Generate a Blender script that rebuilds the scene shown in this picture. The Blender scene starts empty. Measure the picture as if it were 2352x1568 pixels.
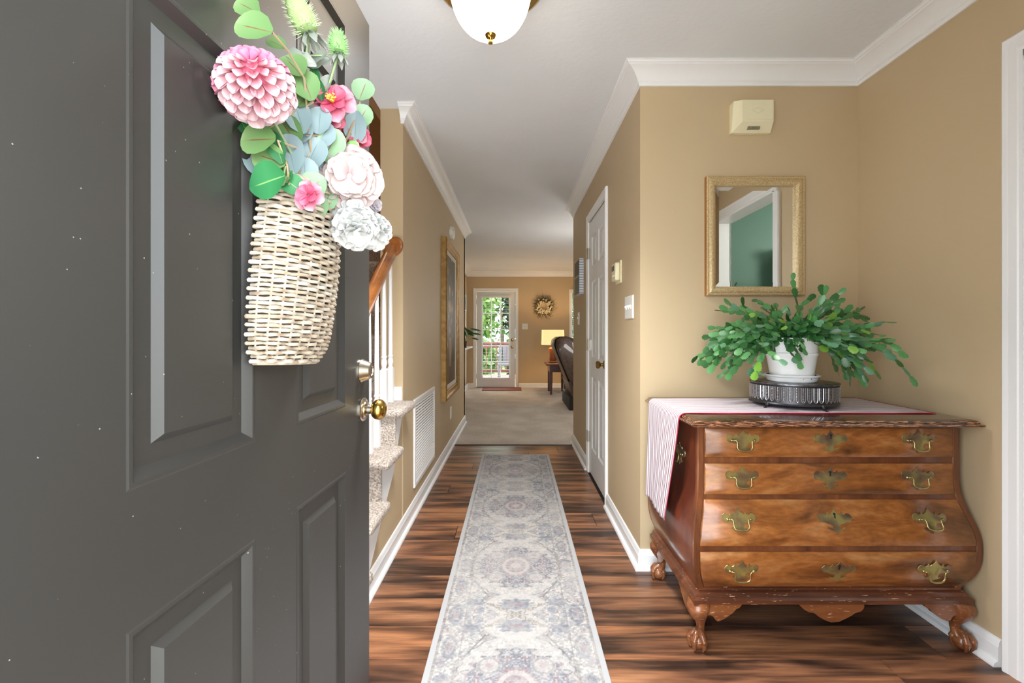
import bpy, math, random
import numpy as np
from mathutils import Vector, Matrix
R = math.radians
random.seed(7)
rng = np.random.default_rng(7)
SC = bpy.context.scene
COL = SC.collection

def c(r, g, b):
    f = lambda v: (v/255/12.92) if v/255 <= .04045 else ((v/255+.055)/1.055)**2.4
    return (f(r), f(g), f(b), 1)

# ------------------------------------------------------------------ camera, world, lights, exposure
CH = 1.15                      # lens height
cam = bpy.data.objects.new('camera', bpy.data.cameras.new('camera'))
COL.objects.link(cam)
cam.location = (0, 0, CH)
cam.rotation_euler = (R(90), 0, 0)
cam.data.sensor_width = 36
cam.data.lens = 16.0           # 1045 px in a 2352 px frame
cam.data.shift_x = -7/2352
cam.data.shift_y = -20/2352
cam.data.clip_start = .02
SC.camera = cam

W = bpy.data.worlds.new('World'); SC.world = W
W.use_nodes = True
bg = W.node_tree.nodes['Background']
bg.inputs[0].default_value = (.88, .95, 1.0, 1)
bg.inputs[1].default_value = 3.5

def lamp(name, kind, loc, energy, color=(1, 1, 1), size=.2, rot=(0, 0, 0), size_y=None):
    d = bpy.data.lights.new(name, kind); d.energy = energy; d.color = color
    if kind == 'AREA':
        d.size = size
        if size_y: d.shape = 'RECTANGLE'; d.size_y = size_y
    elif kind == 'SUN': d.angle = size
    else: d.shadow_soft_size = size
    o = bpy.data.objects.new(name, d); COL.objects.link(o); o.location = loc; o.rotation_euler = rot
    return o
lamp('sun', 'SUN', (0, 20, 10), 6.0, (1, .95, .86), R(1.2), (R(-40), R(16), 0))
portal = lamp('front_door_portal', 'AREA', (0, .30, 1.03), 1, (1, 1, 1), .93, (R(90), 0, 0), 2.06)
portal.data.cycles.is_portal = True
# unseen fill lights added in the rooms off the hall
lamp('living_room_fill_light', 'POINT', (2.2, 7.2, 1.7), 1.5, (1, .97, .93), .2)  # added out of view to brighten the living room
lamp('hall_end_fill_light', 'POINT', (1.0, 5.65, 1.5), 10, (1, .97, .93), .15)  # added behind the right hall wall to lift the hall ceiling
lamp('dining_room_fill_light', 'POINT', (3.1, 1.6, 2.0), 34, (1, .93, .85), .15)  # added to brighten the green room shown in the mirror
lamp('stairwell_fill_light', 'POINT', (-1.3, 3.6, 3.7), 9, (1, .85, .66), .1)  # added above the stairs to light the stairwell

SC.view_settings.view_transform = 'Standard'
SC.view_settings.look = 'None'
SC.view_settings.gamma = 1
SC.view_settings.use_curve_mapping = False
SC.view_settings.exposure = 1.30
SC.cycles.max_bounces = 10
SC.cycles.diffuse_bounces = 5
SC.cycles.sample_clamp_indirect = 6

# ------------------------------------------------------------------ helpers
def at(u, v, Y):
    "point at depth Y seen at photo pixel u, v"
    return Vector(((u-1183)/1045*Y, Y, CH-(v-764)/1045*Y))

class MB:
    def __init__(s): s.v = []; s.f = []
    def add(s, vs, fs):
        n = len(s.v); s.v += [tuple(p) for p in vs]; s.f += [tuple(i+n for i in f) for f in fs]; return s
    def box(s, x0, x1, y0, y1, z0, z1):
        return s.add([(x0,y0,z0),(x1,y0,z0),(x1,y1,z0),(x0,y1,z0),(x0,y0,z1),(x1,y0,z1),(x1,y1,z1),(x0,y1,z1)],
                     [(0,3,2,1),(4,5,6,7),(0,1,5,4),(1,2,6,5),(2,3,7,6),(3,0,4,7)])
    def rings(s, rs, cap=True, loop=True):
        n = len(rs[0]); vs = [p for r in rs for p in r]; fs = []
        m = n if loop else n-1
        for k in range(len(rs)-1):
            for i in range(m):
                j = (i+1) % n
                fs.append((k*n+i, k*n+j, (k+1)*n+j, (k+1)*n+i))
        if cap and loop: fs += [tuple(range(n))[::-1], tuple(range((len(rs)-1)*n, len(rs)*n))]
        return s.add(vs, fs)
    def tube(s, pts, r, n=8, cap=True, up=None):
        pts = [Vector(p) for p in pts]; m = len(pts)
        rr = r if isinstance(r, (list, tuple)) else [r]*m
        t0 = (pts[1]-pts[0]).normalized()
        ref = Vector(up) if up else (Vector((0,0,1)) if abs(t0.z) < .9 else Vector((1,0,0)))
        a = t0.cross(ref).normalized(); rs = []
        for i, p in enumerate(pts):
            t = (pts[min(i+1,m-1)]-pts[max(i-1,0)]).normalized()
            a = (a - t*a.dot(t)).normalized(); b = t.cross(a)
            rs.append([p + (a*math.cos(2*math.pi*k/n)+b*math.sin(2*math.pi*k/n))*rr[i] for k in range(n)])
        return s.rings(rs, cap)
    def lathe(s, prof, o, axis=(0,0,1), n=24, sx=1, sy=1, cap=True):
        "prof: (radius, distance along axis)"
        o = Vector(o); ax = Vector(axis).normalized()
        a = ax.orthogonal().normalized() if abs(ax.z) < .99 else Vector((1,0,0)); b = ax.cross(a)
        return s.rings([[o + ax*h + (a*math.cos(2*math.pi*k/n)*sx+b*math.sin(2*math.pi*k/n)*sy)*max(r,1e-4) for k in range(n)] for r, h in prof], cap)
    def ball(s, o, r, n=10, m=7, sz=(1,1,1)):
        o = Vector(o)
        rs = [[o+Vector((sz[0]*r*math.sin(t)*math.cos(2*math.pi*k/n), sz[1]*r*math.sin(t)*math.sin(2*math.pi*k/n), -sz[2]*r*math.cos(t))) for k in range(n)]
              for t in [max(.02, min(math.pi-.02, math.pi*i/m)) for i in range(m+1)]]
        return s.rings(rs)
    def prism(s, poly, fn, d0, d1):
        "polygon in 2D, fn(a, b, d) -> point"
        n = len(poly)
        vs = [fn(a, b, d0) for a, b in poly]+[fn(a, b, d1) for a, b in poly]
        return s.add(vs, [tuple(range(n))[::-1], tuple(range(n, 2*n))]+[(i, (i+1) % n, n+(i+1) % n, n+i) for i in range(n)])
    def grid(s, fn, us, vs, flip=False):
        nu, nv = len(us), len(vs)
        fs = [(j*nu+i, j*nu+i+1, (j+1)*nu+i+1, (j+1)*nu+i) for j in range(nv-1) for i in range(nu-1)]
        if flip: fs = [f[::-1] for f in fs]
        return s.add([fn(u, v) for v in vs for u in us], fs)
    def sweep(s, path, prof, z0):
        "2D path, interior on its left; prof: (out, up) points; mitred"
        P = [Vector((x, y)) for x, y in path]; rs = []
        for i, p in enumerate(P):
            d0 = (P[i]-P[i-1]).normalized() if i else (P[1]-P[0]).normalized()
            d1 = (P[i+1]-P[i]).normalized() if i < len(P)-1 else d0
            n0 = Vector((-d0.y, d0.x)); n1 = Vector((-d1.y, d1.x))
            m = (n0+n1); m = m/m.dot(n0) if m.length > 1e-6 else n0
            rs.append([(p.x+m.x*o, p.y+m.y*o, z0+h) for o, h in prof])
        return s.rings(rs)

OFF = {}
def mesh(name, mb, mat, smooth=35):
    me = bpy.data.meshes.new(name)
    me.from_pydata(mb.v, [], mb.f); me.update()
    if mat: me.materials.append(mat)
    if smooth:
        me.polygons.foreach_set('use_smooth', [True]*len(me.polygons))
        me.set_sharp_from_angle(angle=R(smooth))
    return me
def fixn(me):
    import bmesh
    bm = bmesh.new(); bm.from_mesh(me); bmesh.ops.recalc_face_normals(bm, faces=bm.faces); bm.to_mesh(me); bm.free()
def tagit(o, label=None, cat=None, group=None, kind=None):
    if label: o['label'] = label
    if cat: o['category'] = cat
    if group: o['group'] = group
    if kind: o['kind'] = kind
    return o
def empty(name, loc, label=None, cat=None, group=None, kind=None):
    o = bpy.data.objects.new(name, None); COL.objects.link(o); o.location = loc; o.empty_display_size = .05
    OFF[o.name] = Vector(loc)
    return tagit(o, label, cat, group, kind)
def obj(name, mb, mat, parent=None, label=None, cat=None, group=None, kind=None, smooth=35, bevel=0):
    if parent is not None: off = OFF[parent.name]
    else:
        a = np.array(mb.v); off = Vector(((a[:,0].min()+a[:,0].max())/2, (a[:,1].min()+a[:,1].max())/2, a[:,2].min()))
    mb.v = [(p[0]-off[0], p[1]-off[1], p[2]-off[2]) for p in mb.v]
    me = mesh(name, mb, mat, smooth); fixn(me)
    if smooth: me.set_sharp_from_angle(angle=R(smooth))
    o = bpy.data.objects.new(name, me); COL.objects.link(o)
    if parent is not None: o.parent = parent
    else: o.location = off
    OFF[o.name] = off
    if bevel:
        m = o.modifiers.new('bevel', 'BEVEL'); m.width = bevel; m.segments = 2; m.limit_method = 'ANGLE'; m.angle_limit = R(40)
    return tagit(o, label, cat, group, kind)
def inst(name, me, parent, M):
    "shared mesh placed by world matrix M under parent"
    o = bpy.data.objects.new(name, me); COL.objects.link(o)
    if parent is not None: o.parent = parent; o.matrix_local = Matrix.Translation(-OFF[parent.name]) @ M
    else: o.matrix_world = M
    return o
def basis(pos, y, z, sx=1, sy=1, sz=1):
    y = Vector(y).normalized(); z = Vector(z); z = (z-y*z.dot(y))
    if z.length < 1e-4: z = y.orthogonal()
    z.normalize(); x = y.cross(z)
    M = Matrix((( x.x*sx, y.x*sy, z.x*sz, pos[0]), (x.y*sx, y.y*sy, z.y*sz, pos[1]), (x.z*sx, y.z*sy, z.z*sz, pos[2]), (0,0,0,1)))
    return M

# ------------------------------------------------------------------ materials
class NT:
    def __init__(s, name, rough=.5, metal=0, col=None, **kw):
        s.m = bpy.data.materials.new(name); s.m.use_nodes = True; s.t = s.m.node_tree
        s.b = s.t.nodes['Principled BSDF']
        s.b.inputs['Roughness'].default_value = rough; s.b.inputs['Metallic'].default_value = metal
        if col: s.b.inputs['Base Color'].default_value = col
        for k, v in kw.items(): s.b.inputs[k].default_value = v
    def n(s, ty, ins=None, **kw):
        nd = s.t.nodes.new(ty)
        for k, v in kw.items(): setattr(nd, k, v)
        for k, v in (ins or {}).items():
            if hasattr(v, 'is_output') or isinstance(v, bpy.types.NodeSocket): s.t.links.new(v, nd.inputs[k])
            else: nd.inputs[k].default_value = v
        return nd
    def link(s, a, b): s.t.links.new(a, b)
    def coord(s, which='Object', scale=(1,1,1), loc=None, rnd=0):
        co = s.n('ShaderNodeTexCoord').outputs[which]
        if rnd:
            oi = s.n('ShaderNodeObjectInfo').outputs['Random']
            mul = s.n('ShaderNodeMath', {0: oi, 1: rnd}, operation='MULTIPLY').outputs[0]
            cx = s.n('ShaderNodeCombineXYZ', {0: mul, 1: mul, 2: mul}).outputs[0]
            co = s.n('ShaderNodeVectorMath', {0: co, 1: cx}, operation='ADD').outputs[0]
        return s.n('ShaderNodeMapping', {'Vector': co, 'Scale': scale}).outputs[0]
    def noise(s, vec, scale=5, detail=4, rough=.5, dist=0):
        return s.n('ShaderNodeTexNoise', {'Vector': vec, 'Scale': scale, 'Detail': detail, 'Roughness': rough, 'Distortion': dist}).outputs[0]
    def ramp(s, fac, stops):
        nd = s.n('ShaderNodeValToRGB', {'Fac': fac}); e = nd.color_ramp.elements
        while len(e) < len(stops): e.new(.5)
        for el, (p, col) in zip(e, stops): el.position = p; el.color = col
        return nd.outputs[0]
    def mix(s, fac, a, b, bt='MIX'):
        nd = s.n('ShaderNodeMix', {}, data_type='RGBA', blend_type=bt)
        for k, v in ((0, fac), (6, a), (7, b)):
            if isinstance(v, bpy.types.NodeSocket): s.link(v, nd.inputs[k])
            else: nd.inputs[k].default_value = v
        return nd.outputs[2]
    def base(s, sock): s.link(sock, s.b.inputs['Base Color'])
    def bump(s, h, strength=.3, dist=.002):
        nd = s.n('ShaderNodeBump', {'Height': h, 'Strength': strength, 'Distance': dist}); s.link(nd.outputs[0], s.b.inputs['Normal']); return s

def plain(name, col, rough=.5, metal=0, **kw): return NT(name, rough, metal, col, **kw).m

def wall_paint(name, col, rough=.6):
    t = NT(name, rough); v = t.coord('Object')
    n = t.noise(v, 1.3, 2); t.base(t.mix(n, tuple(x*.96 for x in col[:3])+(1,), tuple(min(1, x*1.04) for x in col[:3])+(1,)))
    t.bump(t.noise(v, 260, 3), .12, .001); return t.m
M = {}
M['tan'] = wall_paint('tan_wall_paint', c(197, 176, 142))
M['green'] = wall_paint('dark_green_wall_paint', c(74, 112, 96))
def mk():
    t = NT('textured_ceiling_paint', .8); v = t.coord('Object'); t.base(t.ramp(t.noise(v, 2), [(.3, c(226, 230, 234)), (.7, c(231, 235, 239))]))
    t.bump(t.noise(v, 34, 6, .6), .35, .004); return t.m
M['ceiling'] = mk()
M['trim'] = plain('white_trim_paint', c(240, 242, 244), .32)
M['white_plastic'] = plain('white_plastic', c(235, 235, 230), .4)
M['ivory'] = plain('ivory_plastic', c(232, 225, 190), .45)
M['white_door'] = plain('white_door_paint', c(226, 229, 230), .35)
M['brass'] = plain('polished_brass', c(200, 165, 85), .2, 1)
M['nickel'] = plain('satin_nickel', c(205, 198, 185), .22, 1)
M['dark_slot'] = plain('dark_slot', c(30, 30, 30), .6)
M['lcd'] = plain('grey_display', c(70, 78, 76), .25)

def mk():
    t = NT('charcoal_door_paint', .38); t.b.inputs['Specular IOR Level'].default_value = .5; v = t.coord('Object')
    vo = t.n('ShaderNodeTexVoronoi', {'Vector': v, 'Scale': 58.0}).outputs['Distance']
    big = t.noise(v, 9, 3)
    spk = t.n('ShaderNodeMath', {0: vo, 1: t.n('ShaderNodeMath', {0: big, 1: .11}, operation='MULTIPLY').outputs[0]}, operation='LESS_THAN').outputs[0]
    sp2 = t.n('ShaderNodeMath', {0: spk, 1: t.n('ShaderNodeMath', {0: t.noise(v, 21, 2), 1: .50}, operation='GREATER_THAN').outputs[0]}, operation='MULTIPLY').outputs[0]
    sp3 = t.n('ShaderNodeMath', {0: sp2, 1: .45}, operation='MULTIPLY').outputs[0]
    t.base(t.mix(sp3, c(50, 49, 47), c(180, 176, 168)))
    t.bump(t.noise(v, 420, 4), .10, .0006); return t.m
M['door_paint'] = mk()

def mk():
    t = NT('dark_wood_plank', .3); v = t.coord('Object', (1.9, 13, 13), rnd=37.0)
    d = t.noise(v, 1.0, 3, .5, .35)
    k = t.n('ShaderNodeTexNoise', {'Vector': t.coord('Object', (3, 60, 60), rnd=37.0), 'Scale': 1.5, 'Detail': 6}).outputs[0]
    a = t.ramp(d, [(.36, c(50, 40, 36)), (.46, c(92, 70, 58)), (.56, c(130, 98, 76)), (.72, c(156, 124, 98))])
    a = t.mix(.55, a, t.ramp(k, [(.3, c(88, 74, 64)), (.7, c(255, 236, 220))]), 'MULTIPLY')
    oi = t.n('ShaderNodeObjectInfo').outputs['Random']
    hue = t.ramp(oi, [(0, c(205, 196, 190)), (.5, c(240, 226, 214)), (1, c(255, 236, 216))])
    t.base(t.mix(1, t.mix(1, a, hue, 'MULTIPLY'), (1.92, 1.90, 1.92, 1), 'MULTIPLY')); t.bump(k, .07, .001); return t.m
M['plank'] = mk()
M['subfloor'] = plain('dark_joint', c(34, 24, 20), .8)

def carpet(name, a, b, sc=150, bs=.8):
    t = NT(name, .95); v = t.coord('Object'); n = t.noise(v, sc, 3, .6); l = t.noise(v, 3, 3)
    col = t.ramp(n, [(.32, a), (.66, b)])
    t.base(t.mix(.5, col, t.ramp(l, [(.35, c(205, 200, 194)), (.65, c(255, 252, 248))]), 'MULTIPLY'))
    t.bump(n, bs, .012); return t.m
M['stair_carpet'] = carpet('speckled_stair_carpet', c(150, 136, 126), c(236, 228, 220), 110)
M['living_carpet'] = carpet('beige_pile_carpet', c(184, 174, 162), c(228, 220, 210), 90)

def wood(name, stops, scale=(1.2, 9, 9), rough=.28, coat=.5, rnd=0, dist=.6, fine=.3):
    t = NT(name, rough); v = t.coord('Object', scale, rnd=rnd)
    t.b.inputs['Coat Weight'].default_value = coat; t.b.inputs['Coat Roughness'].default_value = .12
    a = t.ramp(t.noise(v, 1.4, 5, .55, dist), stops)
    f = t.noise(t.coord('Object', tuple(s*6 for s in scale), rnd=rnd), 2.2, 5)
    t.base(t.mix(fine, a, t.ramp(f, [(.3, c(120, 100, 84)), (.7, (1,1,1,1))]), 'MULTIPLY'))
    return t.m
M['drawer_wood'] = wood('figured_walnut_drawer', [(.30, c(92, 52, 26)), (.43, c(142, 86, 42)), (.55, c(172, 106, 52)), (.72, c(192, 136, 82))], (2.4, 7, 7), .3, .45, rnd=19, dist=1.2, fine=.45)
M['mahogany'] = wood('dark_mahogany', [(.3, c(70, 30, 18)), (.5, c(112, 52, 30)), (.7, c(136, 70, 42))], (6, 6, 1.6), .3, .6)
M['dark_top'] = wood('dark_worn_wood', [(.3, c(52, 32, 22)), (.55, c(84, 52, 36)), (.75, c(110, 72, 50))], (1.6, 8, 8), .25, .7)
M['post'] = wood('brown_post_wood', [(.3, c(88, 48, 28)), (.55, c(124, 72, 42)), (.75, c(150, 96, 62))], (8, 8, 1.6), .32, .4)
M['rail'] = wood('honey_oak', [(.3, c(142, 82, 34)), (.55, c(182, 112, 52)), (.75, c(200, 132, 68))], (8, 1.6, 8), .32, .4)
def mk():
    t = NT('worn_brass_plate', .36, .75); v = t.coord('Object', rnd=7); t.base(t.ramp(t.noise(v, 16, 3), [(.36, c(128, 104, 88)), (.48, c(158, 138, 104)), (.62, c(190, 176, 112))])); return t.m
M['old_brass'] = mk()
M['bright_brass'] = plain('bright_brass', c(196, 182, 128), .26, .9)
M['end_table'] = wood('red_brown_table_wood', [(.3, c(72, 36, 24)), (.7, c(118, 66, 46))], (3, 3, 8), .35, .2)

# ------------------------------------------------------------------ the room shell
CE = 2.44; XR = 1.675; XW = .611; XL = -.645; YB = 2.223; YH = 4.77; YF = 9.55; YE = 5.85; YS = 2.62
def struct(name, mb, mat, label, cat, **kw): return obj(name, mb, mat, None, label, cat, kind='structure', **kw)

# floor with its planks
fl = struct('floor', MB().box(-.66, 5.0, .3, 4.66, -.05, -.004), M['subfloor'], 'dark brown wood plank floor of the foyer and hall', 'floor', smooth=0)
PW = .186
rows = int((4.655-.3)/PW)+1
for j in range(rows):
    y0 = .3+j*PW; y1 = min(y0+PW, 4.655)
    if y1-y0 < .02: continue
    x = -.62-random.uniform(.1, 1.1)
    xmax = 1.68 if y0 < 2.2 else .60
    while x < xmax:
        L = random.uniform(1.0, 1.35); a, b = max(x, -.64), min(x+L, xmax)
        x += L
        if b-a < .06: continue
        g = .0009
        mb = MB()
        mb.add([(a+g,y0+g,-.004),(b-g,y0+g,-.004),(b-g,y1-g,-.004),(a+g,y1-g,-.004),
                (a+g*2.2,y0+g*2.2,0),(b-g*2.2,y0+g*2.2,0),(b-g*2.2,y1-g*2.2,0),(a+g*2.2,y1-g*2.2,0)],
               [(4,5,6,7),(0,1,5,4),(1,2,6,5),(2,3,7,6),(3,0,4,7)])
        o = obj('plank', mb, M['plank'], fl, smooth=0)
        # own origin so that the grain differs
struct('floor_living_carpet', MB().box(-1.0, 4.5, 4.66, YF, -.05, .006), M['living_carpet'], 'beige pile carpet of the living room beyond the hall', 'carpet', smooth=0)
struct('trim_1', MB().sweep([(.60, 4.66), (-.63, 4.66)], [(0,0),(.02,0),(.018,.004),(.004,.008),(0,.009)], 0), plain('dark_transition_strip', c(62, 46, 36), .4), 'dark transition strip between plank floor and carpet', 'trim')

struct('ceiling', MB().box(-.78, 5.0, .25, YF+.1, CE, CE+.06).box(-1.1, -.78, YE, YF+.1, CE, CE+.06), M['ceiling'], 'white textured ceiling over foyer and hall', 'ceiling', smooth=0)
struct('wall_back', MB().box(XW, XR, YB, YB+.12, 0, CE), M['tan'], 'tan wall behind the chest of drawers', 'wall', smooth=0)
struct('wall_right', MB().box(XR, XR+.12, 1.494, YB+.12, 0, CE).box(XR, XR+.12, .55, 1.494, 2.08, CE).box(XR, XR+.12, .25, .55, 0, CE), M['tan'], 'tan right wall with a cased opening', 'wall', smooth=0)
D0, D1 = 3.06, 3.75
struct('wall_front', MB().box(.47, XR+.12, .25, .35, 0, CE).box(-.55, .47, .25, .35, 2.06, CE), M['tan'], 'tan front wall around the open entry door', 'wall', smooth=0)
struct('wall_hall_right', MB().box(XW, XW+.12, YB+.12, D0, 0, CE).box(XW, XW+.12, D1, YH, 0, CE).box(XW, XW+.12, D0, D1, 2.06, CE).box(XW+.1, XW+.12, D0, D1, 0, 2.06), M['tan'], 'tan right hall wall with the white closet door', 'wall', smooth=0)
struct('wall_left', MB().box(XL-.13, XL, YS, YE, 0, CE), M['tan'], 'tan left hall wall beside the staircase', 'wall', smooth=0)
struct('wall_far', MB().box(-1.1, -.815, YF, YF+.12, 0, CE).box(.006, 1.2, YF, YF+.12, 0, CE).box(-.815, .006, YF, YF+.12, 2.02, CE)
       .box(1.2, 2.1, YF, YF+.12, 0, .85).box(1.2, 2.1, YF, YF+.12, 2.0, CE).box(2.1, 4.6, YF, YF+.12, 0, CE), M['tan'], 'tan far wall of the living room', 'wall', smooth=0)
struct('wall_living_left', MB().box(-1.1, -1.0, YE, YF, 0, CE).box(-1.0, XL, YE-.1, YE, 0, CE), M['tan'], 'tan left wall of the living room', 'wall', smooth=0)
struct('wall_living_right', MB().box(4.5, 4.6, YH, YF, 0, CE).box(XW+.12, 4.6, YH-.1, YH, 0, CE), M['tan'], 'tan right and near walls of the living room', 'wall', smooth=0)
struct('wall_dining', MB().box(4.6, 4.7, .3, 3.0, 0, CE).box(XR+.12, 4.7, .2, .3, 0, CE).box(XR+.12, 4.7, 3.0, 3.1, 0, CE).box(XR+.12, XR+.125, 1.56, 3.0, 0, CE), M['green'], 'dark green wall of the dining room seen in the mirror', 'wall', smooth=0)
SH = 3.9
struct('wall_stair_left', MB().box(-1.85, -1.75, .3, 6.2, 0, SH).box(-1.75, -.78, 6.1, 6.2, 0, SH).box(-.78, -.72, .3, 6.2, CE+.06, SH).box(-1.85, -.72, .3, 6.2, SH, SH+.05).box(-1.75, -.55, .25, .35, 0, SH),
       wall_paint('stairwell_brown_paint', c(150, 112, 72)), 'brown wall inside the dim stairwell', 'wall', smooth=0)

CROWN = [(0,0),(0,-.088),(.009,-.088),(.011,-.074),(.017,-.070),(.018,-.062),(.026,-.050),(.038,-.036),(.054,-.024),(.070,-.018),(.074,-.013),(.080,-.011),(.082,-.004),(.088,-.003),(.088,0)]
struct('trim_2', MB().sweep([(XR, .25), (XR, YB), (XW, YB), (XW, YH)], CROWN, CE), M['trim'], 'white crown moulding around the foyer and right hall wall', 'trim', smooth=25)
struct('trim_3', MB().sweep([(XL, YE), (XL, YS), (XL-.012, YS)], CROWN, CE), M['trim'], 'white crown moulding along the left hall wall', 'trim', smooth=25)
struct('trim_4', MB().sweep([(4.5, YH), (4.5, YF), (-1.0, YF), (-1.0, YE)], [(o*1.15, h*1.3) for o, h in CROWN], CE), M['trim'], 'white crown moulding of the living room', 'trim', smooth=25)
BASE = [(0,0),(.030,0),(.030,.006),(.026,.014),(.018,.019),(.014,.020),(.014,.068),(.011,.074),(.010,.084),(.006,.092),(0,.094)]
struct('baseboard_right', MB().sweep([(XR, 1.565), (XR, YB), (XW, YB), (XW, 3.0)], BASE, 0).sweep([(XW, 3.81), (XW, YH), (XW+.12, YH)], BASE, 0), M['trim'], 'white baseboard along the right walls', 'baseboard', smooth=25)
struct('baseboard_left', MB().sweep([(XL, YE), (XL, 1.6)], BASE, 0), M['trim'], 'white baseboard along the left hall wall', 'baseboard', smooth=25)
struct('baseboard_far', MB().sweep([(4.5, YH), (4.5, YF), (.075, YF)], BASE, 0).sweep([(-.88, YF), (-1.0, YF), (-1.0, YE)], BASE, 0), M['trim'], 'white baseboard of the living room', 'baseboard', smooth=25)

CAS = [(0,0),(.062,0),(.062,.012),(.055,.018),(.046,.016),(.040,.013),(.014,.013),(.010,.010),(0,.009)]   # (across from the opening, proud)
def casing(mb, fn, a0, a1, top):
    "fn(a, z, d): a along the wall, d proud of it; opening a0..a1"
    rs = []
    for (sa, sz, a, z) in ((-1,0,a0,0), (-1,1,a0,top), (1,1,a1,top), (1,0,a1,0)):
        rs.append([fn(a+sa*o, z+sz*o, p) for o, p in CAS])
    mb.rings(rs); return mb
# cased opening in the right wall
cas = casing(MB(), lambda a, z, d: (XR-d, a, z), .617, 1.494, 2.08)
cas.box(XR-.006, XR+.126, 1.474, 1.494, 0, 2.08).box(XR-.006, XR+.126, .55, .617, 0, 2.08).box(XR-.006, XR+.126, .57, 1.494, 2.06, 2.08)
casing(cas, lambda a, z, d: (XR+.12+d, a, z), .617, 1.494, 2.08)
struct('trim_5', cas, M['trim'], 'white casing of the opening in the right wall', 'trim', smooth=25)

# ------------------------------------------------------------------ panelled doors
def nested(mb, fn, a0, a1, z0, z1, prof):
    "frames of a raised panel; prof: (inset, depth); last one is the field"
    rs = []
    for i, d in prof:
        rs.append([fn(a0+i, z0+i, d), fn(a1-i, z0+i, d), fn(a1-i, z1-i, d), fn(a0+i, z1-i, d)])
    n = len(mb.v); mb.v += [tuple(p) for r in rs for p in r]
    for k in range(len(rs)-1):
        for i in range(4):
            j = (i+1) % 4; mb.f.append((n+k*4+i, n+k*4+j, n+k*4+4+j, n+k*4+4+i))
    m = n+(len(rs)-1)*4; mb.f.append((m, m+1, m+2, m+3))
    return mb
def slab(mb, fn, w, h, cols, rws, th, z0=0):
    "leaf with openings where the panels sit"
    A = sorted({0, w, *[x for p in cols for x in p]}); Z = sorted({z0, z0+h, *[x for p in rws for x in p]})
    for i in range(len(A)-1):
        for j in range(len(Z)-1):
            if (A[i], A[i+1]) in cols and (Z[j], Z[j+1]) in rws: continue
            mb.add([fn(A[i],Z[j],0), fn(A[i+1],Z[j],0), fn(A[i+1],Z[j+1],0), fn(A[i],Z[j+1],0)], [(0,1,2,3)])
    mb.add([fn(a, z, d) for d in (0, -th) for a, z in ((0,z0),(w,z0),(w,z0+h),(0,z0+h))], [(4,5,6,7),(0,1,5,4),(1,2,6,5),(2,3,7,6),(3,0,4,7)])
    return mb

# entry door, standing open on the left
HY, HX, DW = .372, -.4625, .952
ang = math.atan(.0402); ca, sa = math.cos(ang), math.sin(ang)
def dfn(a, z, d): return Vector((HX+a*sa+d*ca, HY+a*ca-d*sa, z))     # a from the hinge, d out of the face into the foyer
def da(Y): return (Y-HY)/ca
ent = empty('door_1', (HX, HY, 0), 'open charcoal front door with raised panels and a wicker basket on it', 'door', kind='structure')
cols = [(da(.5334), da(.780)), (da(.916), da(1.1576))]
rws = [(.245, .7975), (.9628, 1.592), (1.70, 1.932)]
lf = slab(MB(), dfn, DW, 2.035, cols, rws, .044, .008)
obj('door_leaf', lf, M['door_paint'], ent, smooth=20)
PP = [(0,0),(.003,.0012),(.008,.0012),(.012,-.002),(.021,-.010),(.046,-.010),(.0565,-.001),(.057,-.001)]
for a0, a1 in cols:
    for z0, z1 in rws:
        obj('panel', nested(MB(), dfn, a0, a1, z0, z1, PP), M['door_paint'], ent, smooth=12)
ka, kz = da(1.272), .936
NX = Vector((ca, -sa, 0))
kn = obj('door_knob', MB().lathe([(.033,0),(.033,.004),(.030,.008),(.024,.010),(.022,.013),(.017,.014),(.013,.016),(.012,.030)], dfn(ka, kz, 0), NX, 28), M['nickel'], ent, label='brass knob with a nickel rose')
obj('knob', MB().lathe([(.012,.026),(.020,.030),(.027,.038),(.029,.047),(.027,.054),(.022,.060),(.020,.062),(.012,.065),(.010,.063),(.0,.063)], dfn(ka, kz, 0), NX, 28), M['brass'], kn)
obj('deadbolt', MB().lathe([(.033,0),(.033,.003),(.031,.005),(.022,.026),(.020,.028),(.014,.028),(.013,.026),(0,.026)], dfn(da(1.266), 1.045, 0), NX, 28), M['nickel'], ent)
for z in (.25, 1.05, 1.85):
    obj('hinge', MB().lathe([(.006,0),(.006,.09)], dfn(-.004, z-.045, .004), (0,0,1), 10), M['nickel'], ent)

# closet door in the hall
CD = empty('door_2', (XW, D0, 0), 'narrow white six panel closet door in the right hall wall', 'door', kind='structure')
def cfn(a, z, d): return Vector((XW+.004-d, D0+a, z))
cw = D1-D0
ccols = [(.10, .305), (.385, .59)]; crows = [(.22, .80), (.95, 1.56), (1.68, 1.92)]
obj('door_leaf', slab(MB(), lambda a, z, d: cfn(a+.004, z, d), cw-.008, 2.04, ccols, crows, .035, .012), M['white_door'], CD, smooth=20)
for a0, a1 in ccols:
    for z0, z1 in crows:
        obj('panel', nested(MB(), lambda a, z, d: cfn(a+.004, z, d), a0, a1, z0, z1, [(0,0),(.012,-.009),(.032,-.009),(.046,-.002),(.047,-.002)]), M['white_door'], CD, smooth=12)
obj('casing', casing(MB(), lambda a, z, d: (XW-d, a, z), D0, D1, 2.055), M['trim'], CD, smooth=25)
ck = cfn(.07, .93, 0)
obj('door_knob', MB().lathe([(.030,0),(.028,.006),(.012,.010),(.011,.026),(.020,.032),(.027,.042),(.027,.050),(.020,.058),(0,.060)], ck, (-1,0,0), 20), plain('aged_brass_knob', c(150, 118, 66), .3, 1), CD)
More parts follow.
